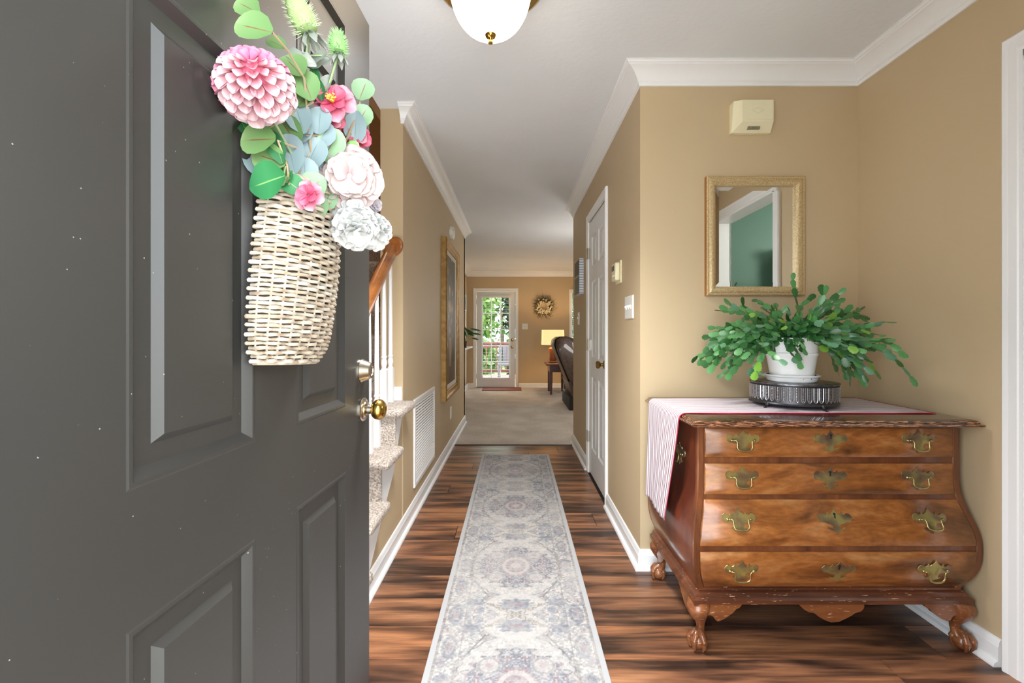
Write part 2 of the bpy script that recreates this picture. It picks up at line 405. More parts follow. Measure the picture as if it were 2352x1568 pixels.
for z in (1.80, 1.05, .30):
    hg = obj('hinge', MB().lathe([(.006,0),(.006,.09)], (XW-.012, D1-.002, z-.045), (0,0,1), 10).box(XW-.0195, XW-.012, D1+.004, D1+.03, z-.045, z+.045).box(XW-.003, XW+.002, D1-.04, D1-.006, z-.045, z+.045), M['nickel'], CD)

# far door with a glazed lite
FD = empty('door_3', (-.405, YF, 0), 'white glazed back door with fifteen panes in the living room', 'door', kind='structure')
def ffn(a, z, d): return (-.81+a, YF+.012-d, z)
x0, x1 = -.81, 0.0; gx0, gx1, gz0, gz1 = -.690, -.118, .20, 1.90
def fy(x): return x
mb = MB()
for (a, b, z0, z1) in ((x0, gx0, .012, 2.01), (gx1, x1, .012, 2.01), (gx0, gx1, .012, gz0), (gx0, gx1, gz1, 2.01)): mb.box(a, b, YF+.012, YF+.056, z0, z1)
obj('door_leaf', mb, M['white_door'], FD, smooth=0)
mb = MB(); t = .026
for (a, b, z0, z1) in ((gx0-t, gx0+.012, gz0-t, gz1+t), (gx1-.012, gx1+t, gz0-t, gz1+t), (gx0, gx1, gz0-t, gz0+.012), (gx0, gx1, gz1-.012, gz1+t)): mb.box(a, b, YF, YF+.03, z0, z1)
obj('lite_frame', mb, M['trim'], FD, smooth=0)
pw, ph = (gx1-gx0)/3, (gz1-gz0)/5
glass = NT('clear_glass', 0.02, 0, (1,1,1,1)); glass.b.inputs['Transmission Weight'].default_value = 1; glass.b.inputs['IOR'].default_value = 1.02
M['glass'] = glass.m
for i in range(3):
    for j in range(5):
        obj('pane', MB().box(gx0+i*pw+.006, gx0+(i+1)*pw-.006, YF+.032, YF+.035, gz0+j*ph+.006, gz0+(j+1)*ph-.006), M['glass'], FD, smooth=0)
for i in (1, 2): obj('muntin', MB().box(gx0+i*pw-.009, gx0+i*pw+.009, YF+.022, YF+.045, gz0, gz1), M['trim'], FD, smooth=0)
for j in range(1, 5): obj('muntin', MB().box(gx0, gx1, YF+.0225, YF+.0445, gz0+j*ph-.009, gz0+j*ph+.009), M['trim'], FD, smooth=0)
obj('casing', casing(MB(), lambda a, z, d: (a, YF-d, z), -.815, .006, 2.02), M['trim'], FD, smooth=25)
obj('threshold', MB().box(-.81, 0, YF-.03, YF+.06, .0, .014), plain('dark_threshold', c(70, 45, 35), .5), FD, smooth=0)
obj('deadbolt', MB().lathe([(.034,0),(.032,.014),(.022,.018),(0,.019)], (-.062, YF+.012, 1.0), (0,-1,0), 18), M['brass'], FD)
obj('door_knob', MB().lathe([(.032,0),(.030,.008),(.012,.012),(.012,.03),(.028,.045),(.024,.06),(0,.064)], (-.062, YF+.012, .85), (0,-1,0), 18), M['brass'], FD)
for z in (1.80, 1.02, .24): obj('hinge', MB().box(-.822, -.808, YF-.004, YF+.012, z-.05, z+.05), M['nickel'], FD, smooth=0)
bl = empty('door_blind', (-.4, YF-.02, 1.9), 'white raised mini blind on the glazed back door', 'blind')
obj('headrail', MB().box(gx0-.03, gx1+.03, YF-.045, YF-.004, 1.885, 1.925), M['white_plastic'], bl, bevel=.003)
mb = MB()
for k in range(28): mb.box(gx0+.0, gx1-.0, YF-.034, YF-.010, 1.875-k*.060, 1.8765-k*.060)
obj('blind_slats', mb, M['white_plastic'], bl, kind='stuff', smooth=0)

# window of the far wall behind the armchair
wn = empty('window_1', (1.65, YF, .85), 'living room window with white blinds beside the table lamp', 'window', kind='structure')
obj('pane', MB().box(1.2, 2.1, YF+.05, YF+.056, .85, 2.0), M['glass'], wn, smooth=0)
obj('window_frame', casing(MB(), lambda a, z, d: (a, YF-d, z+.85), 1.2, 2.1, 1.15).box(1.14, 2.16, YF-.03, YF, .80, .85), M['trim'], wn, smooth=25)
obj('valance', MB().box(1.16, 2.14, YF-.09, YF-.02, 1.985, 2.05), M['white_plastic'], wn, smooth=0)
for k in range(26):
    z = 1.965-k*.042
    mb = MB(); mb.add([(1.21,YF-.075,z-.012),(2.09,YF-.075,z-.012),(2.09,YF-.035,z+.012),(1.21,YF-.035,z+.012),(1.21,YF-.075,z-.009),(2.09,YF-.075,z-.009),(2.09,YF-.035,z+.015),(1.21,YF-.035,z+.015)],
                      [(0,3,2,1),(4,5,6,7),(0,1,5,4),(1,2,6,5),(2,3,7,6),(3,0,4,7)])
    obj('slat', mb, M['white_plastic'], wn, smooth=0)

# ------------------------------------------------------------------ staircase
ST = empty('staircase', (-1.15, 1.5, 0), 'carpeted staircase with white balusters rising behind the open front door', 'stairs')
XT = -.572
def tread_mb(k, x1, yb):
    yf = 1.55+.25*(k-1); z = .19*k; mb = MB()
    # rounded nosing cross section in y, z extruded along x with a rounded right end
    prof = [(yb, z-.045), (yf+.03, z-.048), (yf+.008, z-.040), (yf, z-.024), (yf+.006, z-.008), (yf+.022, z), (yb, z)]
    rs = []
    for x, s in ((-1.75, 1), (x1-.03, 1), (x1-.012, .93), (x1-.003, .75), (x1, .45)):
        rs.append([(x, yf+.16+(y-yf-.16)*(1 if y > yf+.2 else (.97+.03*s)), z-.023+(h-z+.023)*s) for y, h in prof])
    return mb.rings(rs)
for k in range(1, 13):
    yf = 1.55+.25*(k-1)
    x1 = XT if k <= 4 else -.78
    obj('tread', tread_mb(k, x1, yf+.285 if k < 4 else yf+.32 if k == 4 else yf+.285), M['stair_carpet'], ST, smooth=50)
    obj('riser', MB().box(-1.75, -.612 if k <= 4 else -.78, yf+.028, yf+.045, .19*(k-1), .19*k-.044), M['stair_carpet'], ST, smooth=0)
# wall under the treads and the white stringer on it
mb = MB()
for k in range(1, 5):
    yf = 1.55+.25*(k-1); mb.box(XL-.12, XL, yf+.045, min(yf+.295, YS), 0, .19*k-.046)
obj('stair_side_wall', mb, M['tan'], ST, smooth=0)
poly = []
for k in range(1, 5):
    yf = 1.55+.25*(k-1); poly += [(yf+.036, .19*(k-1)-.002 if k > 1 else .0), (yf+.036, .19*k-.046)]
poly += [(YS-.0, .714), (YS-.0, .705), (2.50, .70), (2.46, .68), (2.30, .445), (2.10, .30), (1.90, .13), (1.80, .0)]
obj('stringer', MB().prism(poly, lambda a, b, d: (d, a, b), XL+.001, XL+.032), M['trim'], ST, smooth=0)
obj('skirt_block', MB().box(XL-.125, XL-.004, YS-.014, YS, .762, .84), M['trim'], ST, smooth=0)
for i, (y, k) in enumerate(((2.575, 4), (2.448, 4), (2.32, 3), (2.195, 3), (2.07, 2), (1.945, 2), (1.82, 1))):
    z0 = .19*k+.0; railz = 1.62+(y-2.60)*.76-.03
    mb = MB(); s = .0175
    zb = z0+.19
    mb.box(-.705-s, -.705+s, y-s, y+s, z0, zb)
    mb.lathe([(.0165,zb),(.0165,zb+.004),(.011,zb+.012),(.0155,zb+.03),(.0165,zb+.04),(.013,zb+.055),(.0115,zb+.06),(.0155,zb+.066),(.0155,zb+.072),(.0115,zb+.078),(.0125,zb+.10),(.0125,zb+.25),(.0090,railz)], (-.705, y, 0), (0,0,1), 14)
    obj('baluster', mb, M['trim'], ST, smooth=40)
rp = [(-.03,-.012),(-.026,-.03),(.026,-.03),(.03,-.012),(.027,.006),(.022,.022),(.010,.032),(-.010,.032),(-.022,.022),(-.027,.006)]
rs = []
for y in (2.606, 2.1, 1.7, 1.35):
    zc = 1.628+(y-2.60)*.76; rs.append([(-.705+a, y, zc+b*1.25) for a, b in rp])
hr = obj('handrail', MB().rings(rs), M['rail'], ST, smooth=40)
obj('rosette', MB().lathe([(.046,0),(.052,.006),(.053,.014),(.047,.020),(.040,.021)], (-.700, YS-.001, 1.640), (0,-1,0), 28, 1.25, 1.0), M['rail'], hr)
obj('newel_post', MB().box(-.75, -.66, 1.34, 1.43, 0, 1.10).lathe([(.04,1.10),(.055,1.13),(.05,1.17),(0,1.19)], (-.705, 1.385, 0)), M['trim'], ST, smooth=30)

# ------------------------------------------------------------------ rug
RX, RY0, RY1 = .3115, 1.22, 4.277
def smooth_noise(h, w, cell):
    a = rng.random((h//cell+3, w//cell+3)); yy = np.arange(h)/cell; xx = np.arange(w)/cell
    y0 = yy.astype(int); x0 = xx.astype(int); fy_ = (yy-y0)[:,None]; fx = (xx-x0)[None,:]
    fy_ = fy_*fy_*(3-2*fy_); fx = fx*fx*(3-2*fx)
    return (a[y0][:,x0]*(1-fy_)*(1-fx)+a[y0+1][:,x0]*fy_*(1-fx)+a[y0][:,x0+1]*(1-fy_)*fx+a[y0+1][:,x0+1]*fy_*fx)
def build_rug():
    NX_, NY_ = 221, 1021
    xs = np.linspace(-RX, RX, NX_); ys = np.linspace(RY0, RY1, NY_)
    Xg, Yg = np.meshgrid(xs, ys); ax = np.abs(Xg)/RX
    per = .775; tt = (Yg-2.234)/per; t = np.abs(tt-np.round(tt))         # 0 at a medallion, .5 between
    iu = np.clip((ax*200).astype(int), 0, 219); iv = np.clip((t*520).astype(int), 0, 299)
    def sym(cell): return smooth_noise(300, 220, cell)[iv, iu]
    n1, n2, n3, n4 = sym(12), sym(6), sym(4), sym(24)
    q = smooth_noise(NY_, NX_, 5); q2 = smooth_noise(NY_, NX_, 2); wear = smooth_noise(NY_, NX_, 40)
    lin = lambda r, g, b: np.array(c(r, g, b)[:3])
    white, blue, grey, mauve, dark, tan = lin(232,229,226), lin(134,148,170), lin(164,164,168), lin(188,162,166), lin(112,108,110), lin(204,197,188)
    C = np.empty(Xg.shape+(3,)); C[:] = white
    def lay(mask, col, op):
        m = (mask*op)[...,None]; C[:] = C*(1-m)+col*m
    F = lambda b: b.astype(float)
    # floral speckle everywhere inside the plain edge
    lay(F(n2 > .56), grey, .52); lay(F(n3 > .66), dark, .44); lay(F((n1 > .60)), blue, .40); lay(F(n4 > .66), mauve, .22)
    # scroll lines
    lay(F(np.abs(n1-.5) < .022), dark, .40)
    # border band
    bd = F((ax > .66) & (ax < .905)); ph = (Yg/.195) % 1
    ros = np.hypot((ax-.785)/.095, (ph-.5)/.34)
    lay(bd*F(ros < 1), blue, .32); lay(bd*F(np.abs(ros-.75) < .14), dark, .22); lay(bd*F(ros < .4), mauve, .45)
    lay(F((ax > .895) & (ax < .93)), dark, .42*(.5+q2.mean())); lay(F((ax > .645) & (ax < .662)), dark, .38)
    # stepped medallion
    st = np.round(t*per/.022)*.022/.205
    st2 = np.round(t*per/.034)*.034/.215
    edge = .60*np.clip(1-np.clip(st2-.18, 0, 1)**1.7*1.55, 0, 1)+.03*np.cos(t*per*170); med = F((t*per < .205) & (ax < edge))
    halo = F((t*per < .262) & (ax < np.clip(.66*np.sqrt(np.clip(1-(t*per/.262)**2.4, 0, 1)), 0, 1)))
    lay(halo*(1-med), white, .5); he = np.clip(.66*np.sqrt(np.clip(1-(t*per/.262)**2.4, 0, 1)), 0, 1)+.018*np.cos(t*per*140); lay(F(np.abs(ax-he) < .012)*F(t*per < .255), dark, .4); lay(F(np.abs(ax-edge) < .016)*F(t*per < .2), dark, .45)
    lay(med, blue, .68); lay(med*F(n2 > .5), grey, .42); lay(med*F(n1 > .58), mauve, .55); lay(med*F(n3 > .62), white, .6); lay(med*F(n3 < .3), dark, .36)
    ctr = np.hypot(ax/.26, t*per/.10); lay(F(ctr < 1), mauve, .42); lay(F(np.abs(ctr-.72) < .1), white, .55); lay(F(ctr < .28), white, .6)
    for cx_, cy_ in ((.30, .105),):
        rr = np.hypot((ax-cx_)/.14, (t*per-cy_)/.042); lay(F(rr < 1), white, .55); lay(F(np.abs(rr-.85) < .12), dark, .34); lay(F(rr < .3), mauve, .4)
    # palmettes with white ground between the medallions
    pal = np.hypot(ax/.24, (t*per-.318)/.045)+.16*np.cos(9*np.arctan2(t*per-.318, ax*.1))
    gnd = F(np.hypot(ax/.40, (t*per-.312)/.075) < 1)*(1-med)
    lay(gnd, white, .66); lay(F(pal < .95), blue, .62); lay(F(pal < .9)*F(n2 > .5), dark, .30); lay(F(pal < .38), mauve, .6)
    # crossing arms at the middle
    arm = F(np.abs(ax*.24-(.5-t)*per*1.15) < .016)*F(t*per > .31)*F(ax < .42); lay(arm, tan, .6); lay(arm*F(n3 > .5), dark, .42)
    # blue side brackets
    br = F((ax > .44) & (ax < .64))*F(np.abs(t*per-.30) < .022)+F((ax > .42) & (ax < .52))*F(t*per > .30)*F(np.sin(t*per*110) > -.2)
    lay(np.clip(br, 0, 1), blue, .62); lay(np.clip(br, 0, 1)*F(n2 > .55), dark, .25)
    lay(F(np.abs(ax-.68+.30*np.clip((t*per-.1)/.16, 0, 1)) < .012)*F(t*per < .27), dark, .45)
    # faded wear
    lay(F(wear > -1)*np.clip(wear-.35, 0, 1), white, .75); lay(F(q > .55), white, .22); lay(np.clip(q2-.45, 0, 1), dark, .16)
    C[ax > .93] = lin(214, 216, 219); C[(Yg > RY1-.022)] = lin(214, 216, 219); C[(Yg < RY0+.022)] = lin(214, 216, 219)
    C *= .68
    Z = .007+.0006*smooth_noise(NY_, NX_, 2)
    V = np.stack([Xg, Yg, Z], -1).reshape(-1, 3); V[:,0] += .004
    idx = np.arange(NX_*NY_).reshape(NY_, NX_)
    Fq = np.stack([idx[:-1,:-1], idx[:-1,1:], idx[1:,1:], idx[1:,:-1]], -1).reshape(-1, 4)
    # skirt down to the floor
    ring = np.concatenate([idx[0,:], idx[1:,-1], idx[-1,-2::-1], idx[-2:0:-1,0]])
    low = V[ring].copy(); low[:,2] = .0; n0 = len(V); V = np.vstack([V, low]); k = np.arange(len(ring)); k2 = np.roll(k, -1)
    Fs = np.stack([ring[k2], ring[k], n0+k, n0+k2], -1); Fq = np.vstack([Fq, Fs])
    cen = np.array([0, (RY0+RY1)/2, 0]); V = V-cen
    me = bpy.data.meshes.new('runner_rug'); me.vertices.add(len(V)); me.vertices.foreach_set('co', V.astype('f').ravel())
    me.loops.add(Fq.size); me.loops.foreach_set('vertex_index', Fq.astype('i').ravel())
    me.polygons.add(len(Fq)); me.polygons.foreach_set('loop_start', np.arange(0, Fq.size, 4, dtype='i'))
    me.update(calc_edges=True)
    at_ = me.color_attributes.new('Col', 'FLOAT_COLOR', 'POINT')
    CC = np.ones((len(V), 4), 'f'); CC[:n0,:3] = C.reshape(-1, 3); CC[n0:,:3] = lin(200, 200, 202)
    at_.data.foreach_set('color', CC.ravel())
    me.materials.append(vcol('woven_rug', .9))
    o = bpy.data.objects.new('runner_rug', me); COL.objects.link(o); o.location = cen
    tagit(o, 'long faded grey and blue medallion runner rug down the hall floor', 'rug')
def vcol(name, rough=.5, bump=0, **kw):
    t = NT(name, rough, **kw); a = t.n('ShaderNodeVertexColor', layer_name='Col').outputs[0]; t.base(a)
    if bump: t.bump(t.noise(t.coord('Object'), bump, 3), .3, .002)
    return t.m
build_rug()

# ------------------------------------------------------------------ bombe chest of drawers
BZ = [(.20,.0),(.225,.08),(.24,.26),(.26,.52),(.28,.70),(.31,.88),(.34,.97),(.375,1.0),(.41,.97),(.44,.86),(.47,.68),(.50,.46),(.53,.26),(.56,.11),(.60,.02),(.64,0),(.83,0)]
def bomb(z):
    for (a, p), (b, q) in zip(BZ, BZ[1:]):
        if a <= z <= b: s = (z-a)/(b-a); return p+(q-p)*s
    return 0
LX = lambda z: .667-.036*bomb(z)
RXX = lambda z: 1.622+.041*bomb(z)
FYy = lambda z: 1.662-.047*bomb(z)
CHS = empty('chest_of_drawers', (1.15, 1.9, 0), 'antique swelling four drawer wooden chest with claw feet and brass handles', 'chest')
zs = [.20+.0154*i for i in range(41)]; zs = [z for z in zs if z < .815]+[.816]
YBK = 2.165
# side panels, back and front board
for nm, fx in (('side_panel', LX), ('side_panel', RXX)):
    mb = MB(); sgn = 1 if fx is LX else -1
    mb.grid(lambda y, z: (fx(z)+.0012*sgn, FYy(z)+.002+y*(YBK-FYy(z)-.002), z), [0, .25, .5, .75, 1], zs)
    sgn = 1 if fx is LX else -1
    mb.grid(lambda y, z: (fx(z)+.018*sgn, FYy(z)+.004+y*(YBK-FYy(z)-.004), z), [0, .5, 1], zs, True)
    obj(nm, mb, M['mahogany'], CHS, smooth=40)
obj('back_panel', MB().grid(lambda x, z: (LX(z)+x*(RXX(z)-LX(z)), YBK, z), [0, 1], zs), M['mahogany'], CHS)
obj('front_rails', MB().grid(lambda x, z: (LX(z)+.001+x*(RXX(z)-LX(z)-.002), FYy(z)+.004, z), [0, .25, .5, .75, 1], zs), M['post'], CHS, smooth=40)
for sd in (0, 1):      # front corner posts
    rs = []
    for z in zs:
        x = LX(z) if sd == 0 else RXX(z)-.024; y = FYy(z)
        rs.append([(x,y+.02,z),(x,y+.003,z),(x+.003,y-.001,z),(x+.021,y-.001,z),(x+.024,y+.003,z),(x+.024,y+.02,z)])
    obj('corner_post', MB().rings(rs), M['post'], CHS, smooth=30)
# top
TP = [(0,0),(.006,.003),(.008,.008),(.004,.012),(-.002,.013),(-.003,.016),(-.008,.022),(-.018,.025)]
rs = []
for o, h in [(-.3,.0)]+TP+[(-.3,.025)]:
    x0_, x1_, y0_, y1_ = .633-o, 1.646+o, 1.605-o, 2.19
    if o < -.1: x0_, x1_, y0_ = .70, 1.60, 1.70
    rs.append([(x0_,y0_,.816+h),(x1_,y0_,.816+h),(x1_,y1_,.816+h),(x0_,y1_,.816+h)])
def mk():
    t = NT('worn_dark_top', .22); v = t.coord('Object', (1.6, 8, 8)); t.b.inputs['Coat Weight'].default_value = .6; t.b.inputs['Coat Roughness'].default_value = .1
    a = t.ramp(t.noise(v, 1.4, 5, .55, .5), [(.3, c(48, 30, 22)), (.7, c(88, 56, 40))])
    geo = t.n('ShaderNodeNewGeometry').outputs['Normal']; up = t.n('ShaderNodeSeparateXYZ', {0: geo}).outputs[2]
    side = t.n('ShaderNodeMath', {0: up, 1: .75}, operation='LESS_THAN').outputs[0]
    w = t.n('ShaderNodeMath', {0: t.noise(t.coord('Object', (9, 40, 160)), 3, 5), 1: .53}, operation='GREATER_THAN').outputs[0]
    f = t.n('ShaderNodeMath', {0: side, 1: w}, operation='MULTIPLY').outputs[0]
    t.base(t.mix(f, a, c(176, 122, 88))); return t.m
obj('chest_top', MB().rings(rs), mk(), CHS, smooth=30)
# moulded base
BP = [(.0,.232),(-.008,.232),(-.010,.226),(-.004,.222),(-.003,.214),(.006,.210),(.010,.204),(.011,.198),(.017,.194),(.022,.190),(.022,.176),(.0,.176)]
rs = []
for o, z in [(-.12,.226)]+[(o-.0, z) for o, z in BP]+[(-.12,.176)]:
    rs.append([(.664-o,1.654-o,z),(1.628+o,1.654-o,z),(1.628+o,YBK+.005,z),(.664-o,YBK+.005,z)])
def worn(name, stops, thr=.62):
    t = NT(name, .3); v = t.coord('Object', (1.6, 8, 8)); t.b.inputs['Coat Weight'].default_value = .5; t.b.inputs['Coat Roughness'].default_value = .15
    a = t.ramp(t.noise(v, 1.4, 5, .55, .5), stops)
    w = t.n('ShaderNodeMath', {0: t.noise(t.coord('Object', (14, 60, 120)), 2.2, 5), 1: thr}, operation='GREATER_THAN').outputs[0]
    t.base(t.mix(w, a, c(188, 150, 118))); return t.m
M['worn_base'] = worn('chipped_base_wood', [(.3, c(66, 34, 22)), (.5, c(98, 54, 34)), (.7, c(124, 74, 48))], .66)
M['leg_wood'] = worn('chipped_leg_wood', [(.3, c(84, 46, 26)), (.5, c(130, 76, 42)), (.7, c(150, 96, 60))], .66)
obj('base_moulding', MB().rings(rs), M['worn_base'], CHS, smooth=25)
# apron drop
ap = [(1838,1391),(1843,1396),(1851,1403),(1861,1408),(1871,1409),(1876,1412),(1881,1417),(1888,1421),(1897,1426),(1911,1431),(1929,1430),(1944,1423),(1952,1419),(1958,1416),(1966,1410),(1973,1408),(1980,1406),(1986,1400),(1988,1394),(1986,1386),(1838,1386)]
obj('apron_drop', MB().prism([((u-1183)/641, CH-(v-764)/641) for u, v in ap], lambda a, b, d: (a, d, b), 1.636, 1.654), M['leg_wood'], CHS, smooth=30)
# cabriole legs with ball and claw, and their scalloped brackets
br_prof = [(.006,.177),(.178,.177),(.179,.170),(.172,.160),(.160,.155),(.148,.141),(.132,.130),(.120,.121),(.100,.112),(.092,.110),(.084,.116),(.076,.128),(.066,.133),(.056,.131),(.046,.124),(.036,.124),(.024,.136),(.012,.152)]
def leg(cx, cy, sx, sy):
    D = Vector((sx, sy, 0)).normalized()      # outward diagonal
    pts = [(.004,.177,.046),(.016,.158,.048),(.020,.138,.043),(.013,.114,.031),(.000,.092,.020),(-.002,.074,.0165),(.002,.060,.018),(.008,.050,.022)]
    P0 = Vector((cx, cy, 0))
    rs = []
    for o, z, r in pts:
        ce = P0+D*o; rs.append([(ce.x+r*math.cos(2*math.pi*k/14)*.86, ce.y+r*math.sin(2*math.pi*k/14)*.86, z) for k in range(14)])
    L = obj('leg', MB().rings(rs), M['leg_wood'], CHS, smooth=60)
    fc = P0+D*.018+Vector((0,0,.030))
    obj('foot_ball', MB().ball(fc, .029, 14, 9), M['leg_wood'], L, smooth=60)
    mb = MB(); a0 = math.atan2(D.y, D.x)
    for k in (-1.15, 0, 1.15, math.pi):
        d = Vector((math.cos(a0+k), math.sin(a0+k), 0)); q = .9 if abs(k) < 3 else .75
        mb.tube([P0+D*.008+Vector((0,0,.066)), fc+d*.020*q+Vector((0,0,.028)), fc+d*.034*q+Vector((0,0,.012)), fc+d*.034*q+Vector((0,0,-.010)), fc+d*.026*q+Vector((0,0,-.026))], [.011,.012,.0095,.0085,.004], 8)
        mb.ball(fc+d*.033*q+Vector((0,0,.010)), .0115, 8, 6)
    obj('claw', mb, M['leg_wood'], L, smooth=60)
    return L
for (cx, cy, sx, sy) in ((.680,1.672,-1,-1), (1.612,1.668,1,-1), (.684,2.118,-1,1), (1.608,2.118,1,1)):
    leg(cx, cy, sx, sy)
    x0_ = cx-.042 if sx < 0 else cx+.042
    if sy < 0:
        obj('bracket', MB().prism([(x0_-sx*a, z) for a, z in br_prof], lambda a, b, d: (a, d, b), 1.640, 1.656), M['leg_wood'], CHS, smooth=30)
    y0_ = cy+sy*.042
    obj('bracket', MB().prism([(y0_-sy*a, z) for a, z in br_prof], lambda a, b, d: (d, a, b), (cx-.032 if sx < 0 else cx+.016), (cx-.016 if sx < 0 else cx+.032)), M['leg_wood'], CHS, smooth=30)

# drawers
plateR = [(0,.043),(.003,.036),(.007,.032),(.009,.027),(.014,.026),(.018,.021),(.022,.022),(.025,.030),(.028,.022),(.033,.019),(.038,.019),(.043,.024),(.050,.025),(.057,.020),(.060,.011),(.057,.001),(.049,-.004),(.040,-.005),(.033,-.008),(.027,-.007),(.020,-.010),(.0165,-.016),(.0165,-.022),(.020,-.026),(.026,-.024),(.024,-.030),(.016,-.033),(.008,-.034),(.004,-.037),(0,-.043)]
escR = [(0,.040),(.004,.031),(.008,.027),(.012,.020),(.020,.021),(.024,.029),(.029,.020),(.035,.019),(.042,.024),(.052,.023),(.060,.014),(.060,.004),(.052,-.004),(.040,-.005),(.028,-.010),(.016,-.013),(.010,-.018),(.011,-.026),(.019,-.026),(.030,-.020),(.029,-.026),(.020,-.031),(.012,-.032),(.009,-.036),(.004,-.037),(0,-.045)]
def full(p): return p+[(-a, b) for a, b in p[-2:0:-1]]
def plate_mesh(nm, p):
    mb = MB(); q = full(p); n = len(q); d = .0022
    mb.add([(a,-d,b) for a, b in q]+[(a*1.02,0,b*1.02) for a, b in q], [tuple(range(n))]+[(i,(i+1)%n,n+(i+1)%n,n+i) for i in range(n)])
    me = mesh(nm, mb, M['old_brass'], 30); fixn(me); return me
ME_PLATE = plate_mesh('handle_plate', plateR); ME_ESC = plate_mesh('keyhole_plate', escR)
mb = MB()
pts = [(-.0375,-.010,.004),(-.031,-.014,.006),(-.027,-.015,.001),(-.0265,-.016,-.008),(-.0275,-.017,-.018),(-.0245,-.018,-.026),(-.016,-.019,-.031),(0,-.019,-.033)]
pts = pts+[(-x,y,z) for x, y, z in pts[-2::-1]]
mb.tube(pts, [.0020]*4+[.0026,.003,.0034,.0038,.0034,.003,.0026]+[.0020]*4, 7)
for s in (-1, 1): mb.ball((s*.042,-.006,.004), .0052, 8, 6); mb.ball((s*.0365,-.011,.0045), .0036, 8, 6)
ME_BAIL = mesh('bail_pull', mb, M['bright_brass'], 60); fixn(ME_BAIL)
mb = MB().lathe([(.0042,0),(.0042,.0012)], (0,-.0022,.022), (0,-1,0), 12).box(-.0022,.0022,-.0036,-.0022,.008,.022)
ME_KEY = mesh('keyhole', mb, M['dark_slot'], 30)
ME_ESCJ = None
DR = [(.802,.697,.756,(.828,1.147,1.466)), (.673,.563,.622,(.825,1.145,1.463)), (.545,.394,.479,(.800,1.144,1.483)), (.373,.228,.305,(.802,1.147,1.487))]
for zt, zb, zh, xs_ in DR:
    rowz = [zb+(zt-zb)*i/10 for i in range(11)]
    XA = lambda z: LX(z)+.0255; XB = lambda z: RXX(z)-.0255
    mb = MB(); e = .004
    us = [0,.004,.25,.5,.75,.996,1]
    def dp(u, z): return (XA(z)+u*(XB(z)-XA(z)), FYy(z)-(.006 if .001 < u < .999 and zb < z < zt else .002), z)
    mb.grid(dp, us, rowz)
    ring = [(0, z) for z in rowz]
    # edge returns
    for u in (0, 1): mb.grid(lambda d, z: (dp(u, z)[0], dp(u, z)[1]+d*.008, z), [0, 1], rowz)
    for z in (zb, zt): mb.grid(lambda u, d: (dp(u, z)[0], dp(u, z)[1]+d*.008, z), us, [0, 1])
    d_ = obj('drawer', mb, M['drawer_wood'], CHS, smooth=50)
    sl = (FYy(zh+.03)-FYy(zh-.03))/.06
    up = Vector((0, sl, 1)).normalized(); back = Vector((1,0,0)).cross(up)*-1    # into the chest is +y
    for i, x in enumerate(xs_):
        pos = Vector((x, FYy(zh)-.0066, zh))
        X = Vector((1,0,0)); Yv = up.cross(X); MM = Matrix(((1,Yv.x,up.x,pos.x),(0,Yv.y,up.y,pos.y),(0,Yv.z,up.z,pos.z),(0,0,0,1)))
        tip = Matrix.Rotation(R(random.uniform(-3, 3)), 4, 'Y')
        if i == 1:
            inst('keyhole_plate', ME_ESC, d_, MM); inst('keyhole', ME_KEY, d_, MM)
        else:
            inst('handle_plate', ME_PLATE, d_, MM); inst('bail_pull', ME_BAIL, d_, MM)
# handle on the left side, just showing behind the cloth
pos = Vector((LX(.66)-.0005, 1.84, .665))
MS = Matrix(((0,1,0,pos.x),(-1,0,0,pos.y),(0,0,1,pos.z),(0,0,0,1)))
o = inst('side_handle_plate', ME_PLATE, CHS, MS); o = inst('side_bail_pull', ME_BAIL, CHS, MS)

